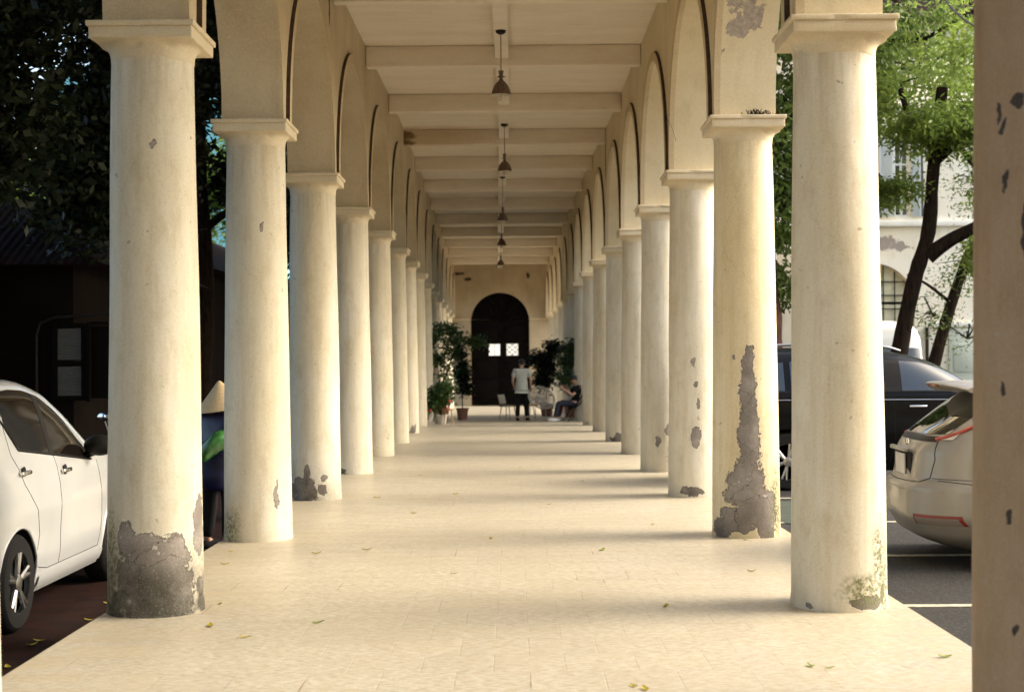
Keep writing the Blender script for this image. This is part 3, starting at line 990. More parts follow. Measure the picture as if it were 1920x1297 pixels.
def tree(name, label, base, trunk, r0, r1, limbs, blobs, per, size, lm, bm_, seed, group=None, **kw):
    """trunk and limbs are point lists relative to base"""
    t = thing(name, label, 'tree', base, 0, group)
    mb = MB()
    p = curve_pts(trunk, 6)
    g = random.Random(seed)
    n = len(p)
    rad = [lerp(r0, r1, i / (n - 1)) * (1 + 0.06 * g.uniform(-1, 1)) for i in range(n)]
    rad[0] *= 1.25
    mb.tube(p, rad, 12)
    tr = mb.build('trunk', bm_, t, smooth=60)
    for L in limbs:
        pts, ra, rb = L
        q = curve_pts(pts, 5)
        MB().tube(q, [lerp(ra, rb, i / (len(q) - 1)) for i in range(len(q))], 8).build('limb', bm_, t, smooth=60)
    # twigs inside the crown
    for (c, r_) in blobs:
        tw = MB()
        c = Vector(c)
        for _ in range(5):
            d = Vector((g.uniform(-1, 1), g.uniform(-1, 1), g.uniform(-0.6, 0.8)))
            e = c + Vector((d.x * r_[0], d.y * r_[1], d.z * r_[2]))
            m = c.lerp(e, 0.5) + Vector((g.uniform(-.2, .2), g.uniform(-.2, .2), g.uniform(0, .3)))
            q_ = min(1.0, max(r_) * 0.6)
            tw.tube([c, m, e], [0.045 * q_, 0.03 * q_, 0.01 * q_], 5)
        tw.build('twig', bm_, t, smooth=60)
    leaf_cloud('crown', lm, t, blobs, per, size, seed=seed, **kw)
    return t

# ---- right-hand yard trees
tree('leaning_tree', 'slim dark tree leaning over the parked cars, bright green leaves', (7.0, 26, GR),
     [(-0.2, 0, 0), (0.05, 0, 1.6), (0.35, 0, 3.0), (0.62, 0, 3.9), (0.72, 0, 5.0), (0.9, 0, 6.5)], 0.165, 0.10,
     [([(0.6, 0, 3.45), (1.0, -.1, 3.75), (1.7, -0.2, 4.1), (2.5, -.3, 4.6)], 0.15, 0.07),
      ([(0.8, 0, 5.4), (0.3, -.1, 5.9), (0.05, -.2, 6.6)], 0.08, 0.04),
      ([(0.8, 0, 5.2), (1.4, 0, 5.7), (2.2, 0, 6.3)], 0.09, 0.04)],
     [((0.75, -0.2, 5.75), (1.0, 1.0, 0.50)), ((-0.25, -0.1, 4.62), (0.72, 0.8, 0.30)), ((0.6, 0.2, 7.4), (2.3, 1.6, 1.2)), ((1.9, -0.4, 5.0), (0.7, 1.0, 1.0)), ((2.2, 0, 6.2), (1.4, 1.2, 1.0)), ((-0.5, 0.3, 6.4), (1.0, 1.2, 0.7)), ((1.75, -.2, 3.55), (0.55, 0.7, 0.6)), ((0, 0, 9.0), (2.6, 2.2, 1.2))],
     [7500, 2400, 5200, 2800, 4200, 3600, 2200, 2500], 0.125, M['leaf_bright'], M['bark'], 21, spread=0.15, shell=0.3, aspect=0.34, clus=44, droop=0.7)
tree('slender_tree', 'second slender leaning trunk with sparse fine leaves by the pale building', (8.35, 29, GR),
     [(-.1, 0, 0), (0.25, 0, 1.6), (0.75, 0, 3.2), (1.2, 0, 4.4), (1.6, 0, 6.0)], 0.15, 0.06,
     [([(0.6, 0, 2.7), (0.1, 0, 3.1), (-0.3, 0, 3.3)], 0.04, 0.015)],
     [((0.2, 0, 2.5), (0.5, 0.5, 0.8)), ((0.9, 0, 3.3), (0.7, 0.6, 0.6)), ((1.5, 0, 5.2), (1.2, 1.0, 1.0)), ((0.9, 0, 2.0), (.4, .4, .8))],
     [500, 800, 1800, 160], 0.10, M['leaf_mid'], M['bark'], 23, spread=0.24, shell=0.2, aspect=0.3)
tree('broad_tree', 'stout reddish trunk standing close behind the black car', (4.55, 25.5, GR),
     [(0, 0, 0), (0.02, 0, 2), (-0.1, 0, 4.2), (0.0, 0, 6.5)], 0.34, 0.24,
     [([(-.02, 0, 3.6), (0.5, 0, 2.9), (0.8, -.2, 2.0)], 0.06, 0.02), ([(-.05, 0, 5), (0.8, 0, 6.2), (1.5, 0, 7)], 0.12, 0.05), ([(-.05, 0, 5), (-0.8, 0.3, 6.2), (-1.5, .4, 7)], 0.12, 0.05)],
     [((0.25, -0.3, 5.6), (0.9, 0.9, 1.0)), ((0.3, -0.3, 4.2), (0.75, 0.8, 0.9)), ((0.4, 0, 7.4), (2.6, 1.8, 1.2)), ((0.2, 0, 3.0), (0.6, 0.7, 0.5))],
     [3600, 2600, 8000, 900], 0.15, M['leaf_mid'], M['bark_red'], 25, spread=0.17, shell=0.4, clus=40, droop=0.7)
tree('yard_tree', 'leafy tree crown high behind the mossy right column', (11.6, 33, GR),
     [(0, 0, 0), (0.1, 0, 3), (0.0, 0, 6.5)], 0.26, 0.14,
     [([(0, 0, 5), (-1.2, 0, 6.4), (-2, 0, 7.4)], 0.1, 0.04)],
     [((-2.1, 0, 8.2), (2.6, 2.0, 1.4)), ((-3.8, 0, 7.4), (1.3, 1.2, 1.0)), ((-0.5, 0, 7.0), (1.2, 1.2, 1.0))],
     [4200, 2000, 1800], 0.17, M['leaf_bright'], M['bark'], 27, spread=0.26, shell=0.35)

# ---- left-hand trees, a dense dark canopy over the brick yard
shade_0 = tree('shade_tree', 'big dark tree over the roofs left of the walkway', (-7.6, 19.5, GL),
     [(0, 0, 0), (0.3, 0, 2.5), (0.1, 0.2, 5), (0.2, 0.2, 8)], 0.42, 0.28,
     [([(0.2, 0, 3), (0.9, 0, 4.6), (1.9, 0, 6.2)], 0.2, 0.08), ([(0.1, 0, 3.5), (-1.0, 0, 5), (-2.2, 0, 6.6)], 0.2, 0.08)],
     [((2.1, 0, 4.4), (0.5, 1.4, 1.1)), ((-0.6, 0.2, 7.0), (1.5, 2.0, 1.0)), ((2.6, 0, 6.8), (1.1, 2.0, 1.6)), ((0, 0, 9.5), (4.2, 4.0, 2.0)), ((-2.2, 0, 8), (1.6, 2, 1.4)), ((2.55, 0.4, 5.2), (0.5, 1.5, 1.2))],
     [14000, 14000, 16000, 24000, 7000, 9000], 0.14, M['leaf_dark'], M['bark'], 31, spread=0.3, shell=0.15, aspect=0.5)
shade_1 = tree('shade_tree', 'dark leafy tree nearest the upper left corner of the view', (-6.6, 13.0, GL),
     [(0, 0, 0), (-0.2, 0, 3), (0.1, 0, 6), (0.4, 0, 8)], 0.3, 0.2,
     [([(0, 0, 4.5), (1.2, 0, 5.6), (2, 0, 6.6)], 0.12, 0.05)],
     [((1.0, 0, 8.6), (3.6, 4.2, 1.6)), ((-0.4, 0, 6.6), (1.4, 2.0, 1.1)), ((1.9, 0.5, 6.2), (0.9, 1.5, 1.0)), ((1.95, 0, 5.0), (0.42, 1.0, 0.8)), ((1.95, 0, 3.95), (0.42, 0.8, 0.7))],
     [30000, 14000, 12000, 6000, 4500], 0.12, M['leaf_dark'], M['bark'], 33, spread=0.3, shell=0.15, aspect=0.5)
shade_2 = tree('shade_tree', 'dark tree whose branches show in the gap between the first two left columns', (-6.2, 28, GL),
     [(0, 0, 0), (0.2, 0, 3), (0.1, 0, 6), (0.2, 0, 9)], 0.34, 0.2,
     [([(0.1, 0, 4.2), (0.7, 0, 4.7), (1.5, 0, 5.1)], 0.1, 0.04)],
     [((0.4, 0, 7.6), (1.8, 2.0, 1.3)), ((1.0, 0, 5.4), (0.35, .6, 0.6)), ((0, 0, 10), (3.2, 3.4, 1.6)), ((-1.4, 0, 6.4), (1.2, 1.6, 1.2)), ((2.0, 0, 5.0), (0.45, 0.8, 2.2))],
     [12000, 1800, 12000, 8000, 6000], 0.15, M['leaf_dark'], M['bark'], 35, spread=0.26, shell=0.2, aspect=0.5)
tree('sunlit_tree', 'sunlit green tree seen through gaps in the dark left canopy', (-16.5, 48, GL),
     [(0, 0, 0), (0.2, 0, 4), (0, 0, 8)], 0.4, 0.2, [],
     [((0, 0, 7.5), (3.5, 2.5, 2.2)), ((4.5, 0, 6.5), (2.8, 2, 2.2)), ((8.3, -6, 7), (1.8, 1.5, 1.6))],
     [9000, 7000, 3500], 0.24, M['leaf_bright'], M['bark'], 37, spread=0.35, shell=0.3)

shade = [shade_0, shade_1, shade_2]  # unseen leaf layers added overhead to keep sky light off the left yard
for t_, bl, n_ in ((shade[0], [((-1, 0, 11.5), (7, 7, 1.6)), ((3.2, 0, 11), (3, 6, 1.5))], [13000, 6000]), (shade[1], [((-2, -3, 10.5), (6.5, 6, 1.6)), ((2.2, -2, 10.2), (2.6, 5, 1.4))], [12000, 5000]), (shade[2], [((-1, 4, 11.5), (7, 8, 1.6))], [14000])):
    leaf_cloud('added_crown', M['leaf_dark'], t_, bl, n_, 0.5, seed=61, spread=0.6, shell=0.0, aspect=0.55)

# ------------------------------------------------------------------ left-hand houses
def tile_mat():
    t = NT('roof_tiles')
    wv = t.n.new('ShaderNodeTexWave')
    wv.inputs['Scale'].default_value = 2.6
    wv.inputs['Distortion'].default_value = 0.6
    wv.bands_direction = 'X'
    t.l.new(t.obj, wv.inputs[0])
    n = t.noise(t.obj, 2.5, 6, 0.65)
    c = t.mix(t.ramp(n, 0.35, 0.7), (0.030, 0.013, 0.010), (0.013, 0.008, 0.007))
    t.done(c, 0.9, t.bump(wv.outputs[1], 0.5, 0.03))
    setin(t.b, 'Specular IOR Level', 0.05)
    return t.m
M['tile'] = tile_mat()
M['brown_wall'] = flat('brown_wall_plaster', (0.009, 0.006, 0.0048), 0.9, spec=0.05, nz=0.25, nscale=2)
M['dark_wood'] = flat('dark_wood', (0.006, 0.005, 0.004), 0.8, spec=0.05)
M['shutter'] = flat('grey_louvre', (0.15, 0.145, 0.13), 0.8)
def hip_roof(x0, x1, y0, y1, z0, z1, ov=0.5):
    x0 -= ov; x1 += ov; y0 -= ov; y1 += ov
    mb = MB()
    wx, wy = x1 - x0, y1 - y0
    i = min(wx, wy) / 2
    if wx > wy:
        a, b = (x0 + i, (y0 + y1) / 2, z1), (x1 - i, (y0 + y1) / 2, z1)
        mb.add([(x0, y0, z0), (x1, y0, z0), (x1, y1, z0), (x0, y1, z0), a, b], [(0, 1, 5, 4), (1, 2, 5), (2, 3, 4, 5), (3, 0, 4), (0, 3, 2, 1)])
    else:
        a, b = ((x0 + x1) / 2, y0 + i, z1), ((x0 + x1) / 2, y1 - i, z1)
        mb.add([(x0, y0, z0), (x1, y0, z0), (x1, y1, z0), (x0, y1, z0), a, b], [(0, 1, 4), (1, 2, 5, 4), (2, 3, 5), (3, 0, 4, 5), (0, 3, 2, 1)])
    return mb
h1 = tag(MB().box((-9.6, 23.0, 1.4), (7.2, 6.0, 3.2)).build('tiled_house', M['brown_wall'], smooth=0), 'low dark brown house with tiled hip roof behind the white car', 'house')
hip_roof(-13.2, -6.0, 20, 26, 2.95, 4.75, 0.55).build('roof', M['tile'], h1, smooth=0)
wf = MB()
for xa, xb in ((-6.27, -6.21), (-5.87, -5.81)):
    wf.box(((xa + xb) / 2, 19.97, 1.62), (0.07, 0.08, 1.06))
for z in (1.12, 1.60, 2.13):
    wf.box((-6.04, 19.97, z), (0.39, 0.07, 0.06))
sh_ = wf.build('window', M['dark_wood'], h1, smooth=0)
lv = MB()
for i in range(30):
    z = 1.17 + i * 0.031
    if 1.56 < z < 1.65: continue
    lv.box((-6.04, 19.96, z), (0.33, 0.035, 0.014), Matrix.Rotation(R(-35), 3, 'X'))
lv.build('louvre', M['shutter'], sh_, smooth=0)
w2 = MB()
w2.box((-5.77, 19.95, 1.62), (0.05, 0.1, 1.1))
w2.box((-5.51, 19.97, 2.16), (0.5, 0.08, 0.05))
MB().box((-5.55, 19.99, 1.62), (0.40, 0.02, 1.0)).build('pane', M['dark_wood'], w2.build('window', M['dark_wood'], h1, smooth=0), smooth=0)
MB().tube([(-6.50, 19.95, 0), (-6.50, 19.95, 2.0), (-6.45, 19.95, 2.16), (-6.25, 19.95, 2.24), (-5.25, 19.95, 2.3)], 0.02, 6).build('conduit', M['black_iron'], h1)
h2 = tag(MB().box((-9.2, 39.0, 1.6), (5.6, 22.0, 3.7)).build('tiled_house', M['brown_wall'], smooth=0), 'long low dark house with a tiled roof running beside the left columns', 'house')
hip_roof(-12.0, -6.4, 28, 50, 3.45, 5.3, 0.6).build('roof', M['tile'], h2, smooth=0)
for y in (30, 33.5, 37, 40.5):
    wdw = MB()
    for q in (-0.55, 0.55, 0):
        wdw.box((-6.37, y + q, 1.4), (0.08, 0.08, 1.8))
    for z in (0.5, 2.3):
        wdw.box((-6.37, y, z), (0.08, 1.18, 0.08))
    o = wdw.build('window', M['dark_wood'], h2, smooth=0)
    MB().box((-6.385, y, 1.4), (0.02, 1.1, 1.75)).build('pane', M['glass'], o, smooth=0)
# a pale blue-green block far beyond the trees
M['aqua'] = flat('aqua_wall', (0.20, 0.50, 0.54), 0.7)
tag(MB().rbox((-19.5, 85, 9), (13, 8, 18.5), 0.05).build('distant_block', M['aqua'], smooth=0), 'pale turquoise building glimpsed far beyond the left trees', 'building')

# ------------------------------------------------------------------ pale building across the right yard
bld = thing('pale_building', 'cream two-storey building with arched ground floor window and shuttered window above', 'building', (0, 38, 0))
wm = wall_mat('building_plaster', (0.93, 0.89, 0.78), peel=[((9.9, 0.0, 4.6), (0.35, 0.5, 0.17)), ((10.3, 0, 4.5), (.3, .5, .12))], mott=0.92)
BX0, BX1, BZ = 4.0, 24.0, 10.5
AX, AR_, ASP = 9.62, 1.08, 2.98          # arched window
UX0, UX1, UZ0, UZ1 = 10.20, 10.62, 5.28, 7.40    # upper window
mb = MB()
prof = [(AX - AR_, 0.9)] + [(AX + AR_ * math.cos(math.pi - math.pi * j / 24), ASP + AR_ * math.sin(math.pi * j / 24)) for j in range(25)] + [(AX + AR_, 0.9)]
for (xa, za), (xb, zb) in zip(prof[:-1], prof[1:]):
    mb.add([(xa, 0, za), (xb, 0, zb), (xb, 0.3, zb), (xa, 0.3, za)], [(0, 1, 2, 3)])
    if abs(xb - xa) > 1e-6:
        mb.add([(xa, 0, za), (xb, 0, zb), (xb, 0, UZ0), (xa, 0, UZ0)], [(0, 1, 2, 3)])
def rect(xa, xb, za, zb, y=0):
    mb.add([(xa, y, za), (xb, y, za), (xb, y, zb), (xa, y, zb)], [(0, 1, 2, 3)])
rect(BX0, AX - AR_, -0.1, UZ0); rect(AX + AR_, BX1, -0.1, UZ0); rect(AX - AR_, AX + AR_, -0.1, 0.9)
rect(BX0, UX0, UZ0, UZ1); rect(UX1, BX1, UZ0, UZ1); rect(BX0, BX1, UZ1, BZ)
for (xa, za, xb, zb) in ((UX0, UZ0, UX1, UZ0), (UX0, UZ1, UX1, UZ1), (UX0, UZ0, UX0, UZ1), (UX1, UZ0, UX1, UZ1)):
    mb.add([(xa, 0, za), (xb, 0, zb), (xb, 0.25, zb), (xa, 0.25, za)], [(0, 1, 2, 3)])
mb.add([(BX0, 0, -.1), (BX0, 9, -.1), (BX0, 9, BZ), (BX0, 0, BZ)], [(0, 1, 2, 3)])
mb.add([(BX1, 0, -.1), (BX1, 9, -.1), (BX1, 9, BZ), (BX1, 0, BZ)], [(0, 1, 2, 3)])
mb.add([(BX0, 9, -.1), (BX1, 9, -.1), (BX1, 9, BZ), (BX0, 9, BZ)], [(0, 1, 2, 3)])
mb.build('wall', wm, bld, smooth=25)
hip_roof(BX0, BX1, 0, 9, BZ, BZ + 2.4, 0.4).build('roof', M['tile'], bld, smooth=0)
MB().rbox(((BX0 + BX1) / 2, -0.05, 5.10), (BX1 - BX0, 0.14, 0.16), 0.02).build('sill_course', M['white'], bld)
MB().rbox((17.4, -0.05, 2.42), (12.6, 0.10, 0.12), 0.02).build('string_course', M['white'], bld)
# arched window: frosted panes behind an iron grid
aw = MB()
aw.add([(AX, 0.22, ASP)] + [(x, 0.22, z) for x, z in prof[1:-1]], [tuple(range(26))])
aw.box((AX, 0.225, 2.1), (2 * AR_, 0.01, 1.9))
M['pale_pane'] = flat('frosted_pane', (0.74, 0.68, 0.46), 0.5)
awo = aw.build('arched_window', M['pale_pane'], bld, smooth=0)
gb = MB()
for i in range(-3, 4):
    x = i * 0.30
    zt = ASP + math.sqrt(max(0.0, AR_ ** 2 - x * x)) - 0.02
    gb.box((AX + x, 0.17, (2.5 + zt) / 2), (0.024, 0.03, zt - 2.5))
for z in (2.5, 2.86, 3.22, 3.58):
    hw = math.sqrt(max(0.0, AR_ ** 2 - max(0, z - ASP) ** 2)) - 0.02
    gb.box((AX, 0.165, z), (2 * hw, 0.03, 0.024))
gb.build('window_grid', M['black_iron'], awo, smooth=0)
M['sage'] = flat('sage_green_paint', (0.50, 0.53, 0.44), 0.6)
lw = MB()
lw.box((AX, 0.16, 2.42), (2 * AR_, 0.09, 0.10))
for i in range(-2, 3):
    lw.rbox((AX + i * 0.39, 0.18, 1.6), (0.36, 0.06, 1.5), 0.012)
lw.build('lower_panel', M['sage'], awo, smooth=30)
# upper window with open shutters
uw = MB()
M['pane_dark'] = flat('dark_pane', (0.03, 0.032, 0.03), 0.06, spec=0.8)
uo = MB().box(((UX0 + UX1) / 2, 0.2, (UZ0 + UZ1) / 2), (UX1 - UX0, 0.02, UZ1 - UZ0)).build('upper_window', M['pane_dark'], bld, smooth=0)
fr = MB()
for x in (UX0 + 0.03, (UX0 + UX1) / 2, UX1 - 0.03):
    fr.box((x, 0.16, (UZ0 + UZ1) / 2), (0.06, 0.06, UZ1 - UZ0))
for z in (UZ0 + 0.04, UZ0 + 0.72, UZ0 + 1.4, UZ1 - 0.04):
    fr.box(((UX0 + UX1) / 2, 0.155, z), (UX1 - UX0, 0.06, 0.05))
fr.build('window_frame', M['white'], uo, smooth=0)
M['grey_shutter'] = flat('pale_grey_shutter', (0.56, 0.60, 0.60), 0.6)
for x, w_ in ((UX0 - 0.21, 0.40), (UX1 + 0.13, 0.24)):
    sm = MB()
    sm.rbox((x, -0.05, (UZ0 + UZ1) / 2), (w_, 0.05, UZ1 - UZ0), 0.01)
    sm.box((x + (w_ / 2 - .02) * (1 if x > UX1 else -1), -0.08, (UZ0 + UZ1) / 2), (0.05, 0.03, UZ1 - UZ0))
    for i in range(44):
        sm.box((x, -0.085, UZ0 + 0.1 + i * 0.044), (w_ - 0.10, 0.02, 0.02))
    sm.build('shutter', M['grey_shutter'], uo, smooth=30)
MB().box((UX1 + 0.30, -0.03, (UZ0 + UZ1) / 2), (0.05, 0.06, UZ1 - UZ0)).build('shutter_stop', M['pane_dark'], uo, smooth=0)
for x in (7.6, 13.6):
    o = MB().box((x, 0.02, 6.3), (0.9, 0.02, 2.1)).build('upper_window', M['pane_dark'], bld, smooth=0)
    for sx in (-1, 1):
        MB().rbox((x + sx * 0.68, -0.06, 6.3), (0.42, 0.05, 2.1), 0.01).build('shutter', M['grey_shutter'], o)
o = MB().rbox((12.05, -0.04, 1.15), (0.95, 0.08, 2.35), 0.01).build('side_door', M['sage'], bld)
pn = MB()
for z in (0.55, 1.5):
    pn.rbox((12.05, -0.085, z + 0.05), (0.72, 0.04, 0.75), 0.015)
pn.build('door_panel', M['sage'], o)
MB().tube([(11.0, -0.06, 0), (11.0, -0.06, 2.36)], 0.045, 8).build('downpipe', M['black_iron'], bld)

# ------------------------------------------------------------------ vehicles
class Shape:
    """car body from horizontal slices: z, rear x, front x, half width, corner exponent"""
    def __init__(s, lev):
        a = np.array(lev, float)
        zz = np.linspace(a[0, 0], a[-1, 0], 90)
        cols = [np.interp(zz, a[:, 0], a[:, i]) for i in range(1, a.shape[1])]
        k = np.array([0.25, 0.5, 0.25])
        for _ in range(3):
            cols = [np.concatenate([[c[0]], np.convolve(c, k, 'valid'), [c[-1]]]) for c in cols]
        s.z, s.c = zz, cols
    def at(s, z):
        return [float(np.interp(z, s.z, c)) for c in s.c]
    def Y(s, x, z):
        xr, xf, w, n = s.at(z)
        u = min(0.999, abs((x - (xr + xf) / 2) / ((xf - xr) / 2)))
        return w * (1 - u ** n) ** (1 / n)
    def X(s, y, z, end=-1):
        xr, xf, w, n = s.at(z)
        u = min(0.999, abs(y / w))
        return (xr + xf) / 2 + end * (xf - xr) / 2 * (1 - u ** n) ** (1 / n)
    def mesh(s, N=180):
        mb = MB()
        rows = []
        for z in s.z:
            xr, xf, w, n = s.at(z)
            row = []
            for k in range(N + 1):
                a = 2 * math.pi * k / N
                ca, sa = math.cos(a), math.sin(a)
                # points spread evenly along the sides, rounded at the corners
                m = (abs(ca) ** n + abs(sa) ** n) ** (-1 / n)
                row.append(((xr + xf) / 2 + (xf - xr) / 2 * ca * m, w * sa * m, z))
            rows.append(row)
        mb.grid(rows)
        mb.f.append(tuple(len(rows[0]) * (len(rows) - 1) + k for k in range(N)))
        mb.f.append(tuple(range(N))[::-1])
        return mb
    def side(s, xs, zlo, zhi, sg, off=0.008, nz=22):
        g = MB()
        rows = []
        for x, a, b in zip(xs, zlo, zhi):
            rows.append([(x, sg * (s.Y(x, lerp(a, b, j / nz)) + off), lerp(a, b, j / nz)) for j in range(nz + 1)])
        return g.grid(rows)
    def end(s, ys, zlo, zhi, e=-1, off=0.008, nz=22):
        g = MB()
        rows = []
        for y, a, b in zip(ys, zlo, zhi):
            rows.append([(s.X(y, lerp(a, b, j / nz), e) + e * off, y, lerp(a, b, j / nz)) for j in range(nz + 1)])
        return g.grid(rows)
    def seam(s, pts, sg, r_=0.0028, off=0.0):
        out = []
        for (xa, za), (xb, zb) in zip(pts[:-1], pts[1:]):
            for j in range(8):
                x, z = lerp(xa, xb, j / 8), lerp(za, zb, j / 8)
                out.append((x, sg * (s.Y(x, z) + off), z))
        x, z = pts[-1]
        out.append((x, sg * (s.Y(x, z) + off), z))
        return MB().tube(out, r_, 5)
    def lip(s, xc, zc, r_, sg, th=0.012):
        pts = []
        for j in range(33):
            a = math.radians(-12) + math.radians(204) * j / 32
            x, z = xc + r_ * math.cos(a), zc + r_ * math.sin(a)
            if z < s.z[0] + 0.02: continue
            pts.append((x, sg * (s.Y(x, z) - 0.004), z))
        return MB().tube(pts, th, 8)
    def pt(s, ang, z, off=0.0):
        xr, xf, w, n = s.at(z)
        ca, sa = math.cos(ang), math.sin(ang)
        m = (abs(ca) ** n + abs(sa) ** n) ** (-1 / n)
        return Vector(((xr + xf) / 2 + ((xf - xr) / 2 + off) * ca * m, (w + off) * sa * m, z))
    def ang(s, x, y, z):
        xr, xf, w, n = s.at(z)
        return math.atan2(y / w, (x - (xr + xf) / 2) / ((xf - xr) / 2))
    def rseam(s, pts, r_=0.003, off=0.0, e=-1):
        out = []
        for (ya, za), (yb, zb) in zip(pts[:-1], pts[1:]):
            for j in range(8):
                y, z = lerp(ya, yb, j / 8), lerp(za, zb, j / 8)
                out.append((s.X(y, z, e) + e * off, y, z))
        y, z = pts[-1]
        out.append((s.X(y, z, e) + e * off, y, z))
        return MB().tube(out, r_, 5)

def sub_cut(body, cutters, liner):
    """cut wheel wells out of a closed body mesh"""
    body.data.materials.append(liner)
    cs = []
    for c, r_, w_ in cutters:
        cm = MB().lathe([(r_, -w_ / 2), (r_, w_ / 2)], 48, c, axis='y')
        co = cm.build('well', liner, body.parent)
        cs.append(co)
        m = body.modifiers.new('b', 'BOOLEAN')
        m.operation = 'DIFFERENCE'
        m.object = co
        m.solver = 'EXACT'
        m.material_mode = 'TRANSFER'
    bpy.context.view_layer.update()
    dg = bpy.context.evaluated_depsgraph_get()
    me = bpy.data.meshes.new_from_object(body.evaluated_get(dg))
    body.modifiers.clear()
    old = body.data
    body.data = me
    me.name = old.name
    bpy.data.meshes.remove(old)
    for co in cs:
        d = co.data
        bpy.data.objects.remove(co, do_unlink=True)
        bpy.data.meshes.remove(d)
    me.set_sharp_from_angle(angle=R(38))

def wheel(parent, loc, r_, side, rim_mat, spokes=5, width=0.2):
    pr = [(r_ * 0.62, -width / 2), (r_ * 0.9, -width / 2 - 0.004), (r_ * 0.97, -width * 0.42), (r_, -width * 0.3), (r_, width * 0.3), (r_ * 0.97, width * 0.42), (r_ * 0.9, width / 2 + 0.004), (r_ * 0.62, width / 2)]
    t = MB().lathe(pr, 40, axis='y', cap=False).build('wheel', M['rubber'], parent, smooth=40, loc=loc)
    g = MB()
    rr = r_ * 0.66
    y = side * width * 0.47
    g.lathe([(rr * 0.88, y - side * 0.12), (rr, y - side * 0.02), (rr, y), (rr * 0.93, y)], 40, axis='y', cap=False)
    for k in range(spokes):
        a = 2 * math.pi * k / spokes + 0.3
        for da in (-0.13, 0.13):
            p0 = (0.05 * math.cos(a), y - side * 0.015, 0.05 * math.sin(a))
            p1 = (rr * 0.95 * math.cos(a + da), y, rr * 0.95 * math.sin(a + da))
            g.tube([p0, p1], [0.020, 0.014], 6)
    g.lathe([(0.055, y - side * 0.03), (0.06, y + side * 0.005), (0.03, y + side * 0.012)], 16, axis='y')
    g.build('rim', rim_mat, t, smooth=40)
    if rim_mat is M['alloy']:
        MB().lathe([(rr * 0.93, y - side * 0.03), (0.05, y - side * 0.03)], 30, axis='y').build('rim_well', M['alloy_dark'], t)
    MB().lathe([(rr * 0.9, y - side * 0.06), (0.02, y - side * 0.06)], 30, axis='y').build('brake', M['plastic'], t)
    return t

def mirror(sh, parent, x, z, sg, mat, cap_mat=None):
    y = sg * (sh.Y(x, z) + 0.12)
    m = MB().ball((x + 0.0, y, z + 0.06), (0.085, 0.125, 0.085), 18, 12).build('wing_mirror', mat, parent, smooth=60)
    MB().tube([(x + 0.06, sg * (sh.Y(x, z) - 0.01), z - 0.02), (x + 0.02, y, z + 0.02)], [0.035, 0.025], 8).build('mirror_arm', M['plastic'], m, smooth=60)
    if cap_mat:
        MB().ball((x - 0.072, y, z + 0.06), (0.02, 0.09, 0.06), 14, 8).build('mirror_glass', cap_mat, m, smooth=60)
    return m

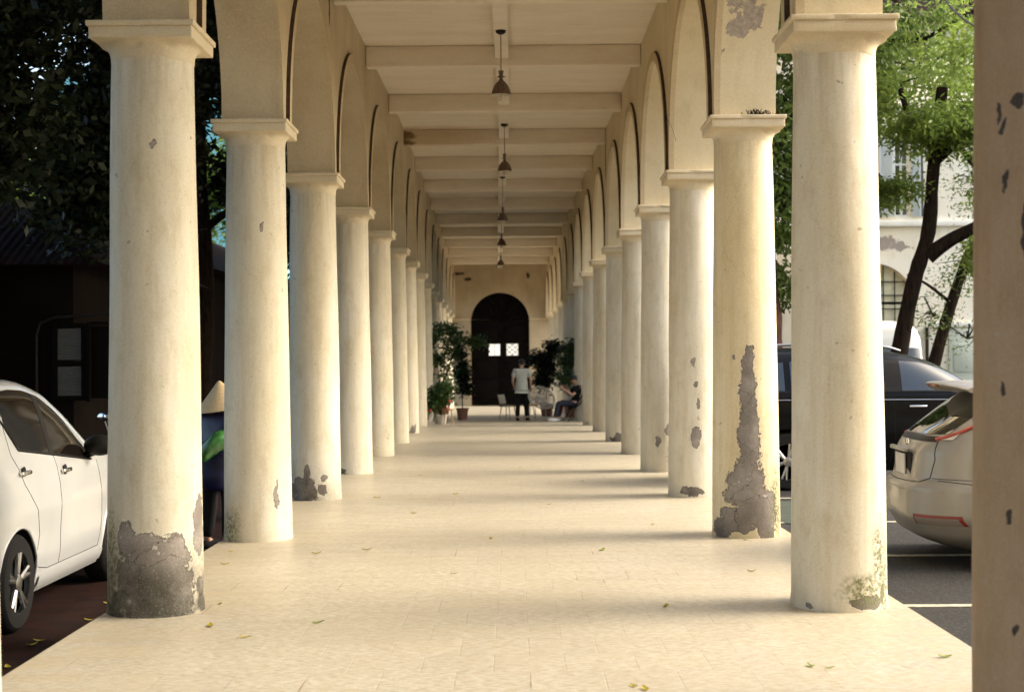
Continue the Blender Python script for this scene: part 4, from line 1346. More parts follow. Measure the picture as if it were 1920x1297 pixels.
# --- white people carrier on the brick yard, nose away from the camera
def white_car():
    sh = Shape([(0.20, -0.74, 3.05, 0.80, 7), (0.28, -0.86, 3.2, 0.845, 7), (0.45, -0.9, 3.28, 0.872, 7), (0.62, -0.92, 3.3, 0.872, 7), (0.80, -0.92, 3.28, 0.885, 7), (0.95, -0.9, 3.2, 0.872, 7), (1.05, -0.88, 2.8, 0.855, 7), (1.12, -0.87, 2.3, 0.835, 6.5), (1.2, -0.86, 2.16, 0.80, 6), (1.43, -0.82, 1.80, 0.735, 5), (1.60, -0.77, 1.45, 0.675, 4.5), (1.70, -0.7, 1.1, 0.6, 4), (1.755, -0.5, 0.75, 0.42, 3.5), (1.765, -0.3, 0.5, 0.25, 3)])
    t = thing('parked_car', 'white people carrier parked on the dark brick yard at the left edge', 'car', (-4.14, 9.86, GL), R(90))
    b = sh.mesh().build('body', M['white_paint'], t, smooth=50)
    wb = 2.36
    sub_cut(b, [((x, s_ * 0.85, 0.335), 0.375, 0.62) for x in (0, wb) for s_ in (-1, 1)], M['plastic'])
    for x in (0, wb):
        for s_ in (-1, 1):
            wheel(t, (x, s_ * 0.765, 0.335), 0.335, s_, M['alloy'] if x == 0 else M['alloy_dark'], 5)
    def band(xs, lo, hi, sg, mat, name, off=0.006):
        return sh.side(xs, lo, hi, sg, off).build(name, mat, t, smooth=60)
    lo_f = lambda x: 1.265 - 0.108 * (x + 0.06)
    hx = [-0.7, -0.35, 0.0, 0.4, 0.7, 0.95, 1.2, 1.4, 1.6, 1.74]
    hz = [1.54, 1.60, 1.635, 1.65, 1.635, 1.585, 1.485, 1.365, 1.215, 1.08]
    hi_f = lambda x: float(np.interp(x, hx, hz))
    for sg in (-1, 1):
        xs = list(np.linspace(0.06, 0.80, 14))
        k = [max(0, (0.22 - x)) * 0.9 for x in xs]
        band(xs, [lo_f(x) + q for x, q in zip(xs, k)], [hi_f(x) for x in xs], sg, M['glass_brown'], 'rear_door_window')
        xs = list(np.linspace(-0.62, 0.0, 8))
        band(xs, [lo_f(0) + 0.18 - 0.02 * x for x in xs], [hi_f(x) for x in xs], sg, M['glass_brown'], 'quarter_window')
        xs = list(np.linspace(0.88, 1.72, 16))
        band(xs, [lo_f(x) for x in xs], [max(lo_f(x) + 0.003, hi_f(x)) for x in xs], sg, M['glass_brown'], 'front_door_window')
        xs = list(np.linspace(0.795, 0.885, 4))
        band(xs, [lo_f(x) for x in xs], [hi_f(x) for x in xs], sg, M['plastic'], 'door_pillar', 0.008)
        sh.seam([(-0.62, 1.45)] + [(x, lo_f(x) - 0.008 + (0.2 if x < 0.05 else 0)) for x in np.linspace(0.0, 1.72, 10)], sg, 0.009, 0.003).build('window_strip', M['plastic'], t)
        sh.seam([(0.30, 0.40), (0.40, 0.62), (0.34, 0.80), (0.12, 1.0), (0.03, 1.2), (0.03, 1.5)], sg).build('rear_door_gap', M['seam'], t)
        sh.seam([(0.86, 1.2), (0.88, 0.7), (0.86, 0.36)], sg).build('centre_door_gap', M['seam'], t)
        sh.seam([(0.30, 0.40), (0.6, 0.355), (1.86, 0.355), (1.95, 0.6), (1.86, 1.05)], sg).build('front_door_gap', M['seam'], t)
        sk = sh.side(list(np.linspace(0.40, 1.97, 12)), [0.235] * 12, [0.325] * 12, sg, 0.018).build('sill_skirt', M['white_paint'], t, smooth=60)
        for x, z in ((0.14, 1.075), (1.02, 1.03)):
            y = sh.Y(x, z)
            h = MB().rbox((x, sg * (y + 0.02), z), (0.19, 0.03, 0.032), 0.012, seg=3).build('door_handle', M['chrome'], t, smooth=50)
            MB().lathe([(0.045, -0.004), (0.04, 0.004)], 18, (x + 0.0, sg * (y + 0.002), z), axis='y').build('handle_cup', M['seam'], h)
        mirror(sh, t, 1.62, 1.12, sg, M['plastic'])
        for xw in (0, wb):
            sh.lip(xw, 0.335, 0.376, sg).build('arch_lip', M['white_paint'], t, smooth=60)
    ys = list(np.linspace(-0.6, 0.6, 12))
    sh.end(ys, [1.14] * 12, [1.56] * 12, 1).build('windscreen', M['glass'], t, smooth=60)
    sh.end(ys, [1.12] * 12, [1.56] * 12, -1).build('rear_window', M['glass'], t, smooth=60)
    for sg in (-1, 1):
        sh.end(list(np.linspace(0.52 * sg, 0.8 * sg, 6)), [0.86] * 6, [0.98] * 6, 1).build('headlight', M['clear_lens'], t)
        sh.end(list(np.linspace(0.56 * sg, 0.70 * sg, 6)), [0.95] * 6, [1.2] * 6, -1).build('tail_light', M['red_lens'], t)
white_car()

# --- silver hatchback, tail towards the walkway
def silver_car():
    n = 4.2
    sh = Shape([(0.11, -0.35, 3.2, 0.72, n), (0.15, -0.55, 3.35, 0.79, n), (0.23, -0.74, 3.45, 0.84, n), (0.38, -0.83, 3.5, 0.875, n), (0.60, -0.83, 3.5, 0.88, n), (0.64, -0.83, 3.5, 0.875, n), (0.67, -0.77, 3.5, 0.87, n), (0.90, -0.74, 3.4, 0.865, n), (0.99, -0.69, 3.0, 0.85, n), (1.03, -0.64, 2.5, 0.835, n), (1.10, -0.56, 2.15, 0.80, n), (1.25, -0.36, 1.85, 0.735, n), (1.36, -0.20, 1.5, 0.67, n), (1.43, -0.06, 1.2, 0.58, n), (1.47, 0.10, 0.9, 0.42, n), (1.48, 0.3, 0.7, 0.25, n)])
    t = thing('parked_car', 'dusty silver hatchback parked with its tail and roof spoiler towards the walkway', 'car', (4.10, 11.95, GR), R(-3))
    b = sh.mesh().build('body', M['silver'], t, smooth=50)
    sub_cut(b, [((x, s_ * 0.85, 0.31), 0.355, 0.62) for x in (0, 2.62) for s_ in (-1, 1)], M['plastic'])
    for x in (0, 2.62):
        for s_ in (-1, 1):
            wheel(t, (x, s_ * 0.765, 0.31), 0.31, s_, M['alloy'], 5)
    # rear window and its dark lower band
    ys = list(np.linspace(-0.60, 0.60, 16))
    sh.end(ys, [1.035 + 0.015 * (abs(y) / .6) ** 2 for y in ys], [1.37 - 0.05 * (abs(y) / 0.6) ** 3 for y in ys], -1, 0.008).build('rear_window', M['glass'], t, smooth=60)
    ys = list(np.linspace(-0.56, 0.56, 16))
    sh.end(ys, [0.985] * 16, [1.028] * 16, -1, 0.006).build('tailgate_trim', M['plastic'], t, smooth=60)
    # spoiler
    sp = MB()
    rows = []
    for j in range(17):
        y = lerp(-0.60, 0.60, j / 16)
        q = (abs(y) / 0.60) ** 3
        xb, xf = -0.51 + 0.14 * q, 0.05
        rows.append([(xf, y, 1.44 - 0.02 * q), (lerp(xf, xb, 0.5), y, 1.462 - 0.03 * q), (xb + 0.02, y, 1.455 - 0.045 * q), (xb, y, 1.44 - 0.045 * q), (xb + 0.02, y, 1.418 - 0.045 * q), (lerp(xf, xb, 0.5), y, 1.395 - 0.045 * q), (xf, y, 1.38 - 0.04 * q)])
    sp.grid(rows)
    nn = 7
    sp.f.append(tuple(range(nn)))
    sp.f.append(tuple(16 * nn + k for k in range(nn))[::-1])
    spo = sp.build('spoiler', M['silver'], t, smooth=50)
    MB().rbox((-0.497, 0, 1.425), (0.02, 0.34, 0.016), 0.004).build('brake_light', M['red_lens'], spo)
    for sg in (-1, 1):
        # lamps running up the rear pillar: clear panel with a red lower edge
        rows, edge = [], []
        for z in np.linspace(1.005, 1.30, 14):
            a0 = sh.ang(sh.X(0.66, z, -1), sg * 0.66, z)
            xe = lerp(-0.60, 0.02, ((z - 1.005) / 0.295) ** 0.85)
            a1 = sh.ang(xe, sg * sh.Y(xe, z), z)
            row = [sh.pt(lerp(a0, a1, j / 8), z, 0.010) for j in range(9)]
            rows.append(row)
            edge.append(sh.pt(a1, z, 0.012))
        MB().grid(rows).build('tail_light', M['clear_lens'], t, smooth=60)
        MB().tube(edge, 0.014, 6).build('tail_light_edge', M['red_trim'], t)
        # reflector in the bumper
        ys = list(np.linspace(sg * 0.50, sg * 0.76, 8))
        rf = sh.end(ys, [0.335 + 0.008 * i * 0 for i in range(8)], [0.415] * 8, -1, 0.008).build('fog_lamp', M['red_lens'], t, smooth=60)
        ys = list(np.linspace(sg * 0.52, sg * 0.75, 8))
        sh.end(ys, [0.337] * 8, [0.392] * 8, -1, 0.013).build('reflector', M['lamp_grey'], rf, smooth=60)
        sh.rseam([(sg * 0.57, 0.99), (sg * 0.60, 0.85), (sg * 0.58, 0.70), (sg * 0.50, 0.665), (0, 0.655)], 0.004).build('tailgate_gap', M['seam'], t)
        sh.rseam([(sg * 0.60, 0.70), (sg * 0.83, 0.69)], 0.003).build('bumper_gap', M['seam'], t)
        # bumper shut line and crease on the flank
        sh.seam([(-0.62, 0.685), (-0.36, 0.66), (-0.30, 0.56)], sg, 0.0028).build('bumper_gap', M['seam'], t)
        MB().lathe([(0.085, -0.004), (0.075, 0.006)], 24, (-0.22, sg * (sh.Y(-0.22, 0.83) - 0.001), 0.83), axis='y', cap=False).build('fuel_flap', M['seam'], t)
        for xw in (0, 2.62):
            sh.lip(xw, 0.31, 0.357, sg).build('arch_lip', M['silver'], t, smooth=60)
        xs = list(np.linspace(0.05, 1.55, 16))
        sh.side(xs, [1.02] * 16, [float(np.interp(x, [0.05, 0.3, 1.0, 1.55], [1.2, 1.34, 1.36, 1.06])) for x in xs], sg).build('side_window', M['glass'], t, smooth=60)
        xs = list(np.linspace(-0.30, 0.02, 8))
        sh.side(xs, [1.04] * 8, [float(np.interp(x, [-.3, 0.02], [1.045, 1.22])) for x in xs], sg).build('quarter_window', M['glass'], t, smooth=60)
        mirror(sh, t, 1.55, 1.0, sg, M['silver'])
    # plate recess with plate, badge, chrome bar
    rc = MB()
    x0 = sh.X(0, 0.80, -1)
    rc.rbox((x0 + 0.004, 0.0, 0.785), (0.02, 0.62, 0.20), 0.009)
    rco = rc.build('plate_recess', M['seam'], t, smooth=40)
    MB().rbox((x0 - 0.02, 0.0, 0.785), (0.014, 0.34, 0.165), 0.006).build('number_plate', M['plate'], rco)
    MB().rbox((x0 - 0.03, 0.0, 0.905), (0.04, 0.56, 0.035), 0.012, seg=3).build('plate_bar', M['silver'], t, smooth=50)
    MB().ball((sh.X(0, 0.955, -1) - 0.004, 0, 0.955), (0.012, 0.075, 0.034), 20, 10).build('badge', M['chrome'], t, smooth=60)
    sh.rseam([(-0.7, 0.60), (0.7, 0.60)], 0.006).build('bumper_crease', M['silver'], t)
    sh.end(list(np.linspace(-0.45, 0.45, 10)), [0.13] * 10, [0.20] * 10, -1, 0.005).build('bumper_valance', M['plastic'], t)
    MB().tube([(-0.62, 0.45, 0.2), (-0.35, 0.45, 0.2)], 0.03, 10).build('exhaust_pipe', M['plastic'], t)
    ys = list(np.linspace(-0.6, 0.6, 12))
    sh.end(ys, [1.06] * 12, [1.4] * 12, 1).build('windscreen', M['glass'], t, smooth=60)
silver_car()

# --- black sport utility car behind it
def black_car():
    sh = Shape([(0.24, -0.78, 3.35, 0.85, 6), (0.4, -0.92, 3.55, 0.90, 6), (0.7, -0.97, 3.6, 0.93, 6), (1.0, -0.95, 3.5, 0.92, 6), (1.1, -0.93, 3.2, 0.91, 6), (1.19, -0.92, 2.75, 0.895, 6), (1.26, -0.9, 2.5, 0.86, 5.5), (1.45, -0.85, 2.2, 0.79, 5), (1.6, -0.78, 1.92, 0.725, 5), (1.7, -0.68, 1.6, 0.65, 4.5), (1.76, -0.5, 1.2, 0.5, 4), (1.785, -0.2, 0.9, 0.3, 3.5)])
    t = thing('parked_car', 'black tall estate car with roof rails, side-on behind the silver hatchback', 'car', (3.52, 18.85, GR), R(0))
    b = sh.mesh().build('body', M['black_paint'], t, smooth=50)
    sub_cut(b, [((x, s_ * 0.9, 0.36), 0.41, 0.66) for x in (0, 2.75) for s_ in (-1, 1)], M['plastic'])
    for x in (0, 2.75):
        for s_ in (-1, 1):
            wheel(t, (x, s_ * 0.81, 0.36), 0.36, s_, M['alloy'], 6)
    for sg in (-1, 1):
        def win(name, xs, lo, hi):
            sh.side(xs, lo, hi, sg, 0.006).build(name, M['glass'], t, smooth=60)
        hi_f = lambda x: float(np.interp(x, [-0.7, -0.3, 0.4, 1.2, 1.7, 2.0, 2.3, 2.45], [1.5, 1.58, 1.62, 1.63, 1.585, 1.50, 1.36, 1.245]))
        xs = list(np.linspace(-0.68, -0.02, 8)); win('quarter_window', xs, [1.24 + 0.05 * max(0, (-0.3 - x)) for x in xs], [hi_f(x) for x in xs])
        xs = list(np.linspace(0.06, 1.18, 10)); win('rear_door_window', xs, [1.235] * 10, [hi_f(x) for x in xs])
        xs = list(np.linspace(1.44, 2.42, 16)); win('front_door_window', xs, [1.235] * 16, [max(1.238, hi_f(x)) for x in xs])
        xs = list(np.linspace(1.18, 1.44, 4))
        sh.side(xs, [1.235] * 4, [hi_f(x) for x in xs], sg, 0.004).build('door_pillar', M['plastic'], t, smooth=60)
        sh.seam([(-0.85, 1.222), (2.45, 1.222)], sg, 0.010, 0.004).build('belt_trim', M['plastic'], t)
        sh.seam([(-0.9, 1.13), (2.9, 1.12)], sg, 0.006, 0.002).build('belt_line', M['alloy'], t)
        sh.seam([(1.32, 1.22), (1.34, 0.7), (1.28, 0.34)], sg).build('door_gap', M['seam'], t)
        for x in (1.62, 0.25):
            z = 1.04
            y = sh.Y(x, z)
            MB().rbox((x, sg * (y + 0.022), z), (0.22, 0.03, 0.032), 0.012, seg=3).build('door_handle', M['chrome'], t, smooth=50)
        rr = MB()
        rr.tube(curve_pts([(-0.6, sg * 0.60, 1.72), (-0.35, sg * 0.60, 1.80), (0.6, sg * 0.60, 1.825), (1.25, sg * 0.585, 1.79), (1.5, sg * 0.56, 1.73)], 6), 0.017, 8)
        rr.build('roof_rail', M['alloy'], t, smooth=60)
        mirror(sh, t, 2.2, 1.2, sg, M['black_paint'])
        sh.end(list(np.linspace(0.6 * sg, 0.84 * sg, 6)), [0.95] * 6, [1.3] * 6, -1).build('tail_light', M['red_lens'], t)
    ys = list(np.linspace(-0.62, 0.62, 12))
    sh.end(ys, [1.24] * 12, [1.62] * 12, -1).build('rear_window', M['glass'], t, smooth=60)
    sh.end(ys, [1.26] * 12, [1.66] * 12, 1).build('windscreen', M['glass'], t, smooth=60)
    MB().rbox((-0.74, 0, 1.70), (0.34, 1.15, 0.035), 0.012).build('spoiler', M['black_paint'], t, smooth=40)
black_car()

# --- white van behind the black car, its end towards the camera
def van():
    sh = Shape([(0.28, -2.3, 2.3, 0.90, 9), (0.5, -2.38, 2.4, 0.95, 9), (1.0, -2.4, 2.42, 0.96, 9), (1.5, -2.38, 1.9, 0.95, 9), (2.0, -2.32, 1.5, 0.92, 8), (2.2, -2.26, 1.35, 0.87, 7), (2.31, -2.15, 1.2, 0.75, 6), (2.36, -1.9, 1.0, 0.5, 5)])
    t = thing('parked_van', 'white high-roofed van behind the black car', 'van', (7.18, 30.2, GR), R(90))
    b = sh.mesh(120).build('body', M['van_paint'], t, smooth=50)
    sub_cut(b, [((x, s_ * 0.9, 0.34), 0.38, 0.5) for x in (-1.35, 1.45) for s_ in (-1, 1)], M['plastic'])
    for x in (-1.35, 1.45):
        for s_ in (-1, 1):
            wheel(t, (x, s_ * 0.84, 0.34), 0.34, s_, M['alloy'], 5)
    for ya, yb in ((-0.82, -0.42), (-0.30, 0.12), (0.30, 0.80)):
        ys = list(np.linspace(ya, yb, 6))
        sh.end(ys, [1.42] * 6, [1.82] * 6, -1, 0.01).build('rear_window', M['pane_dark'], t)
    sh.rseam([(0.0, 0.6), (0.0, 2.15)], 0.006).build('door_gap', M['seam'], t)
    for sg in (-1, 1):
        sh.end(list(np.linspace(0.78 * sg, 0.9 * sg, 5)), [0.8] * 5, [1.25] * 5, -1).build('tail_light', M['red_lens'], t)
        sh.side(list(np.linspace(-1.9, 1.2, 12)), [1.4] * 12, [1.9] * 12, sg).build('side_window', M['pane_dark'], t)
van()

# --- motor scooters in the dark left yard
def scooter(loc, rz, label):
    t = thing('motor_scooter', label, 'scooter', loc, rz)
    bd = MB()
    for yy in (-1, 1):
        rows = []
        for x, z0, z1, w_ in ((-0.75, 0.62, 0.80, 0.05), (-0.5, 0.45, 0.78, 0.15), (-0.1, 0.36, 0.72, 0.15), (0.15, 0.28, 0.42, 0.14), (0.35, 0.28, 0.5, 0.15), (0.52, 0.4, 0.98, 0.12), (0.6, 0.6, 1.02, 0.05)):
            rows.append([(x, yy * w_ * 0.4, z0), (x, yy * w_, lerp(z0, z1, 0.4)), (x, yy * w_ * 0.8, lerp(z0, z1, 0.85)), (x, 0, z1)])
        bd.grid(rows)
    bd.build('body', M['black_paint'], t, smooth=60)
    MB().rbox((-0.32, 0, 0.80), (0.72, 0.25, 0.09), 0.04, seg=3).build('seat', M['plastic'], t, smooth=60)
    for x in (-0.55, 0.62):
        wheel(t, (x, 0, 0.27), 0.27, 1, M['alloy_dark'], 5, 0.1)
    MB().tube([(0.62, 0, 0.3), (0.50, 0, 1.0)], 0.03, 8).build('fork', M['black_iron'], t)
    hb = MB().tube(curve_pts([(0.36, -0.34, 1.05), (0.45, -0.15, 1.04), (0.48, 0, 1.02), (0.45, 0.15, 1.04), (0.36, 0.34, 1.05)], 4), 0.016, 8).build('handlebar', M['black_iron'], t)
    MB().ball((0.58, 0, 1.0), (0.09, 0.13, 0.10), 16, 10).build('headlamp', M['clear_lens'], t, smooth=60)
    for s_ in (-1, 1):
        m = MB().tube([(0.42, s_ * 0.22, 1.05), (0.44, s_ * 0.30, 1.22)], 0.007, 6).build('mirror_stalk', M['chrome'], t)
        MB().ball((0.44, s_ * 0.32, 1.26), (0.018, 0.075, 0.05), 14, 8).build('mirror_head', M['chrome'], m, smooth=60)
scooter((-4.05, 14.6, GL), R(70), 'black scooter parked ahead of the white car')
scooter((-4.4, 17.6, GL), R(60), 'black scooter standing behind the person in the conical hat')

# ------------------------------------------------------------------ people
def skin_mesh(name, nodes, edges, mat, parent, root, sub=2):
    keys = list(nodes)
    me = bpy.data.meshes.new(name)
    me.from_pydata([nodes[k][0] for k in keys], [(keys.index(a), keys.index(b)) for a, b in edges], [])
    o = bpy.data.objects.new(name, me)
    C.objects.link(o)
    m = o.modifiers.new('skin', 'SKIN')
    m.use_smooth_shade = True
    sv = me.skin_vertices[0].data if me.skin_vertices else None
    if sv is None:
        bm = bmesh.new(); bm.from_mesh(me)
        bm.verts.layers.skin.verify()
        bm.to_mesh(me); bm.free()
        sv = me.skin_vertices[0].data
    for i, k in enumerate(keys):
        r_ = nodes[k][1]
        sv[i].radius = r_ if hasattr(r_, '__len__') else (r_, r_)
        sv[i].use_root = (k == root)
    s_ = o.modifiers.new('sub', 'SUBSURF')
    s_.levels = sub
    s_.render_levels = sub
    bpy.context.view_layer.update()
    dg = bpy.context.evaluated_depsgraph_get()
    nm = bpy.data.meshes.new_from_object(o.evaluated_get(dg))
    nm.name = name
    o.modifiers.clear()
    o.data = nm
    bpy.data.meshes.remove(me)
    nm.materials.clear()
    nm.materials.append(mat)
    nm.polygons.foreach_set('use_smooth', [True] * len(nm.polygons))
    o.parent = parent
    return o

def person(label, loc, rz, J, shirt, trousers, shoes, hair=True, short_sleeve=True, coat=False):
    """J: joint positions in metres, local frame, facing -y"""
    t = thing('person', label, 'person', loc, rz)
    V = {k: Vector(p) for k, p in J.items()}
    mid = lambda a, b, f=0.5: V[a].lerp(V[b], f)
    n = {'pelvis': (V['pelvis'], (0.12, 0.09)), 'spine': (mid('pelvis', 'chest'), (0.12, 0.09)), 'chest': (V['chest'], (0.135, 0.095)),
         'neck': (V['neck'], 0.052), 'head0': (mid('neck', 'head', 0.55), 0.062), 'head1': (V['head'], (0.078, 0.092)), 'head2': (V['head'] + (V['head'] - V['neck']).normalized() * 0.085, (0.06, 0.072))}
    e = [('pelvis', 'spine'), ('spine', 'chest'), ('chest', 'neck'), ('neck', 'head0'), ('head0', 'head1'), ('head1', 'head2')]
    for s_ in ('l', 'r'):
        n['sh' + s_] = (V['sh' + s_], 0.055); n['el' + s_] = (V['el' + s_], 0.040); n['wr' + s_] = (V['wr' + s_], 0.027)
        d = (V['wr' + s_] - V['el' + s_]).normalized()
        n['pa' + s_] = (V['wr' + s_] + d * 0.06, (0.034, 0.018))
        e += [('chest', 'sh' + s_), ('sh' + s_, 'el' + s_), ('el' + s_, 'wr' + s_), ('wr' + s_, 'pa' + s_)]
        sd = d.cross(Vector((0, 0, 1)))
        sd = sd.normalized() if sd.length > 0.05 else Vector((0, 1, 0))
        up = sd.cross(d)
        for f in range(5):
            off = (f - 1.6) * 0.019
            L = (0.05, 0.068, 0.076, 0.07, 0.056)[f]
            b0 = V['wr' + s_] + d * (0.095 if f else 0.05) + sd * (off if f else -0.036)
            n['f%d%s' % (f, s_)] = (b0, 0.009)
            n['g%d%s' % (f, s_)] = (b0 + d * L * 0.55 + up * 0.008 * (1 if f else 0) - sd * (0.02 if f == 0 else 0), 0.008)
            n['h%d%s' % (f, s_)] = (b0 + d * L * 0.9 + up * 0.03, 0.0065)
            e += [('pa' + s_, 'f%d%s' % (f, s_)), ('f%d%s' % (f, s_), 'g%d%s' % (f, s_)), ('g%d%s' % (f, s_), 'h%d%s' % (f, s_))]
        n['hi' + s_] = (V['hi' + s_], 0.068); n['kn' + s_] = (V['kn' + s_], 0.056); n['an' + s_] = (V['an' + s_], 0.038); n['to' + s_] = (V['to' + s_], (0.04, 0.028))
        e += [('pelvis', 'hi' + s_), ('hi' + s_, 'kn' + s_), ('kn' + s_, 'an' + s_), ('an' + s_, 'to' + s_)]
    body = skin_mesh('body', n, e, M['skin'], t, 'pelvis', 1)
    # face: nose, brow, mouth and ears as small features on the head
    fw = V.get('face', Vector((0, -1, 0))).normalized()
    up = (V['head'] - V['neck']).normalized()
    sd = fw.cross(up).normalized()
    hc = V['head']
    ft = MB()
    nose = hc + fw * 0.095 - up * 0.005
    ft.ball(nose, (0.014, 0.014, 0.02), 8, 6)
    for q in (-1, 1):
        ft.ball(hc + sd * 0.08 * q - up * 0.005, (0.014, 0.02, 0.03), 8, 6)
    ft.build('ears_and_nose', M['skin'], body, smooth=60)
    ey = MB()
    for q in (-1, 1):
        ey.ball(hc + fw * 0.084 + sd * 0.032 * q + up * 0.018, 0.011, 8, 6)
    ey.ball(hc + fw * 0.082 - up * 0.045, (0.02, 0.012, 0.006), 8, 6)
    ey.build('eyes_and_mouth', M['hair'], body, smooth=60)
    if hair:
        hb = MB()
        hb.ball((0, 0, 0), (0.093, 0.108, 0.10), 20, 14)
        rot = Matrix((sd, fw, up)).transposed()
        hb.map(lambda p: hc + up * 0.035 - fw * 0.022 + rot @ Vector((p.x, p.y, max(p.z, -0.02 - 0.075 * max(0, min(1, 0.5 - p.y / 0.1))))))
        hb.build('hair', M['hair'], body, smooth=60)
    # shirt
    k = 1.22 if not coat else 1.35
    ns = {'p': (V['pelvis'] + Vector((0, 0, 0.0)), (0.19 * k / 1.22, 0.155 * k / 1.22)), 's': (mid('pelvis', 'chest', 0.5), (0.16 * k / 1.22, 0.12 * k / 1.22)), 'c': (V['chest'], (0.165 * k / 1.22, 0.12 * k / 1.22)), 'n': (mid('chest', 'neck', 0.62), (0.085, 0.075))}
    es = [('p', 's'), ('s', 'c'), ('c', 'n')]
    if coat:
        ns['q'] = (V['pelvis'] + Vector((0, 0, -0.32)), (0.21, 0.17)); es += [('p', 'q')]
    elif V['hil'].z - V['knl'].z > 0.2:
        ns['q'] = (V['pelvis'] + (V['pelvis'] - V['chest']).normalized() * 0.07, (0.195, 0.16)); es += [('p', 'q')]
    for s_ in ('l', 'r'):
        ns['a' + s_] = (V['sh' + s_], 0.078)
        f = 0.72 if short_sleeve else 1.0
        ns['b' + s_] = (mid('sh' + s_, 'el' + s_, f), 0.075)
        es += [('c', 'a' + s_), ('a' + s_, 'b' + s_)]
        if not short_sleeve:
            ns['d' + s_] = (mid('el' + s_, 'wr' + s_, 0.92), 0.05)
            es += [('b' + s_, 'd' + s_)]
    skin_mesh('shirt' if not coat else 'raincoat', ns, es, shirt, t, 'p', 1)
    nt = {'p': (V['pelvis'] + Vector((0, 0, -0.01)), (0.115, 0.09))}
    et = []
    for s_ in ('l', 'r'):
        nt['h' + s_] = (V['hi' + s_], 0.074); nt['k' + s_] = (V['kn' + s_], 0.075); nt['a' + s_] = (mid('kn' + s_, 'an' + s_, 0.96), 0.062)
        et += [('p', 'h' + s_), ('h' + s_, 'k' + s_), ('k' + s_, 'a' + s_)]
    skin_mesh('trousers', nt, et, trousers, t, 'p', 1)
    for s_ in ('l', 'r'):
        d = (V['to' + s_] - V['an' + s_])
        d.z = 0
        d = d.normalized() if d.length > 0 else Vector((0, -1, 0))
        a = V['an' + s_]
        g = MB().ball((0, 0, 0), (0.052, 0.145, 0.055), 16, 10)
        ang = math.atan2(d.y, d.x) + math.pi / 2
        rm = Matrix.Rotation(ang, 3, 'Z')
        zf = min(a.z, V['to' + s_].z + 0.06)
        g.map(lambda p: rm @ Vector((p.x, p.y, max(p.z, -0.035))) + Vector((a.x + d.x * 0.07, a.y + d.y * 0.07, zf - 0.045)))
        g.build('shoe', shoes, t, smooth=60)
    return t

stripe = NT('striped_cotton')
sx_ = stripe.n.new('ShaderNodeSeparateXYZ')
stripe.l.new(stripe.obj, sx_.inputs[0])
sv_ = stripe.math('SINE', stripe.math('MULTIPLY', sx_.outputs[2], 2 * math.pi / 0.062))
stripe.done(stripe.mix(stripe.ramp(sv_, 0.55, 0.8), (0.72, 0.72, 0.62), (0.14, 0.15, 0.12)), 0.9)
def bz(x, y, z=0.0):
    return bend((x, y, z))
stand = dict(pelvis=(0, 0, 0.93), chest=(0, -0.01, 1.28), neck=(0, -0.03, 1.45), head=(0, -0.08, 1.58), face=(0, -1, -0.35),
             shl=(0.19, 0, 1.39), ell=(0.25, 0.02, 1.11), wrl=(0.22, -0.16, 0.92), shr=(-0.19, 0, 1.39), elr=(-0.26, 0.03, 1.11), wrr=(-0.24, -0.15, 0.90),
             hil=(0.095, 0, 0.88), knl=(0.11, -0.02, 0.47), anl=(0.12, 0.03, 0.085), tol=(0.13, -0.14, 0.03),
             hir=(-0.095, 0, 0.88), knr=(-0.12, -0.03, 0.47), anr=(-0.14, 0.02, 0.085), tor=(-0.17, -0.15, 0.03))
man = person('person standing with back to the camera in a striped tee and black trousers', bz(0.50, 40.0), R(175), stand, stripe.m, M['black_cloth'], M['black_cloth'])
sit = dict(pelvis=(0, 0.10, 0.47), chest=(0, 0.19, 0.82), neck=(0, 0.14, 1.0), head=(0, 0.07, 1.12), face=(0, -1, -0.3),
           shl=(0.18, 0.16, 0.93), ell=(0.24, -0.02, 0.70), wrl=(0.10, -0.22, 0.86), shr=(-0.18, 0.16, 0.93), elr=(-0.24, -0.03, 0.70), wrr=(-0.08, -0.24, 0.88),
           hil=(0.10, 0.04, 0.46), knl=(0.13, -0.40, 0.50), anl=(0.12, -0.50, 0.085), tol=(0.12, -0.66, 0.03),
           hir=(-0.10, 0.04, 0.46), knr=(-0.13, -0.38, 0.50), anr=(-0.16, -0.36, 0.085), tor=(-0.17, -0.52, 0.03))
sitB = person('person in black top and dark jeans seated in the black chair, hands near face', bz(1.85, 39.3), R(-80), sit, M['black_cloth'], M['jeans'], M['tee_white'])
sitC = person('person in white tee and maroon trousers seated behind the one in black', bz(1.98, 40.7), R(-70), sit, M['tee_white'], M['maroon'], M['tee_white'])
# phone in the hands of the seated person
pv = MB().rbox((0, 0, 0), (0.075, 0.012, 0.15), 0.005).build('phone', M['plastic'], loc=(bz(1.85, 39.3) + Matrix.Rotation(R(-80), 3, 'Z') @ Vector((0.01, -0.33, 0.97))))
pv.rotation_euler = (R(-20), 0, R(-80))
tag(pv, 'dark phone held up by the seated person in the black top', 'phone')
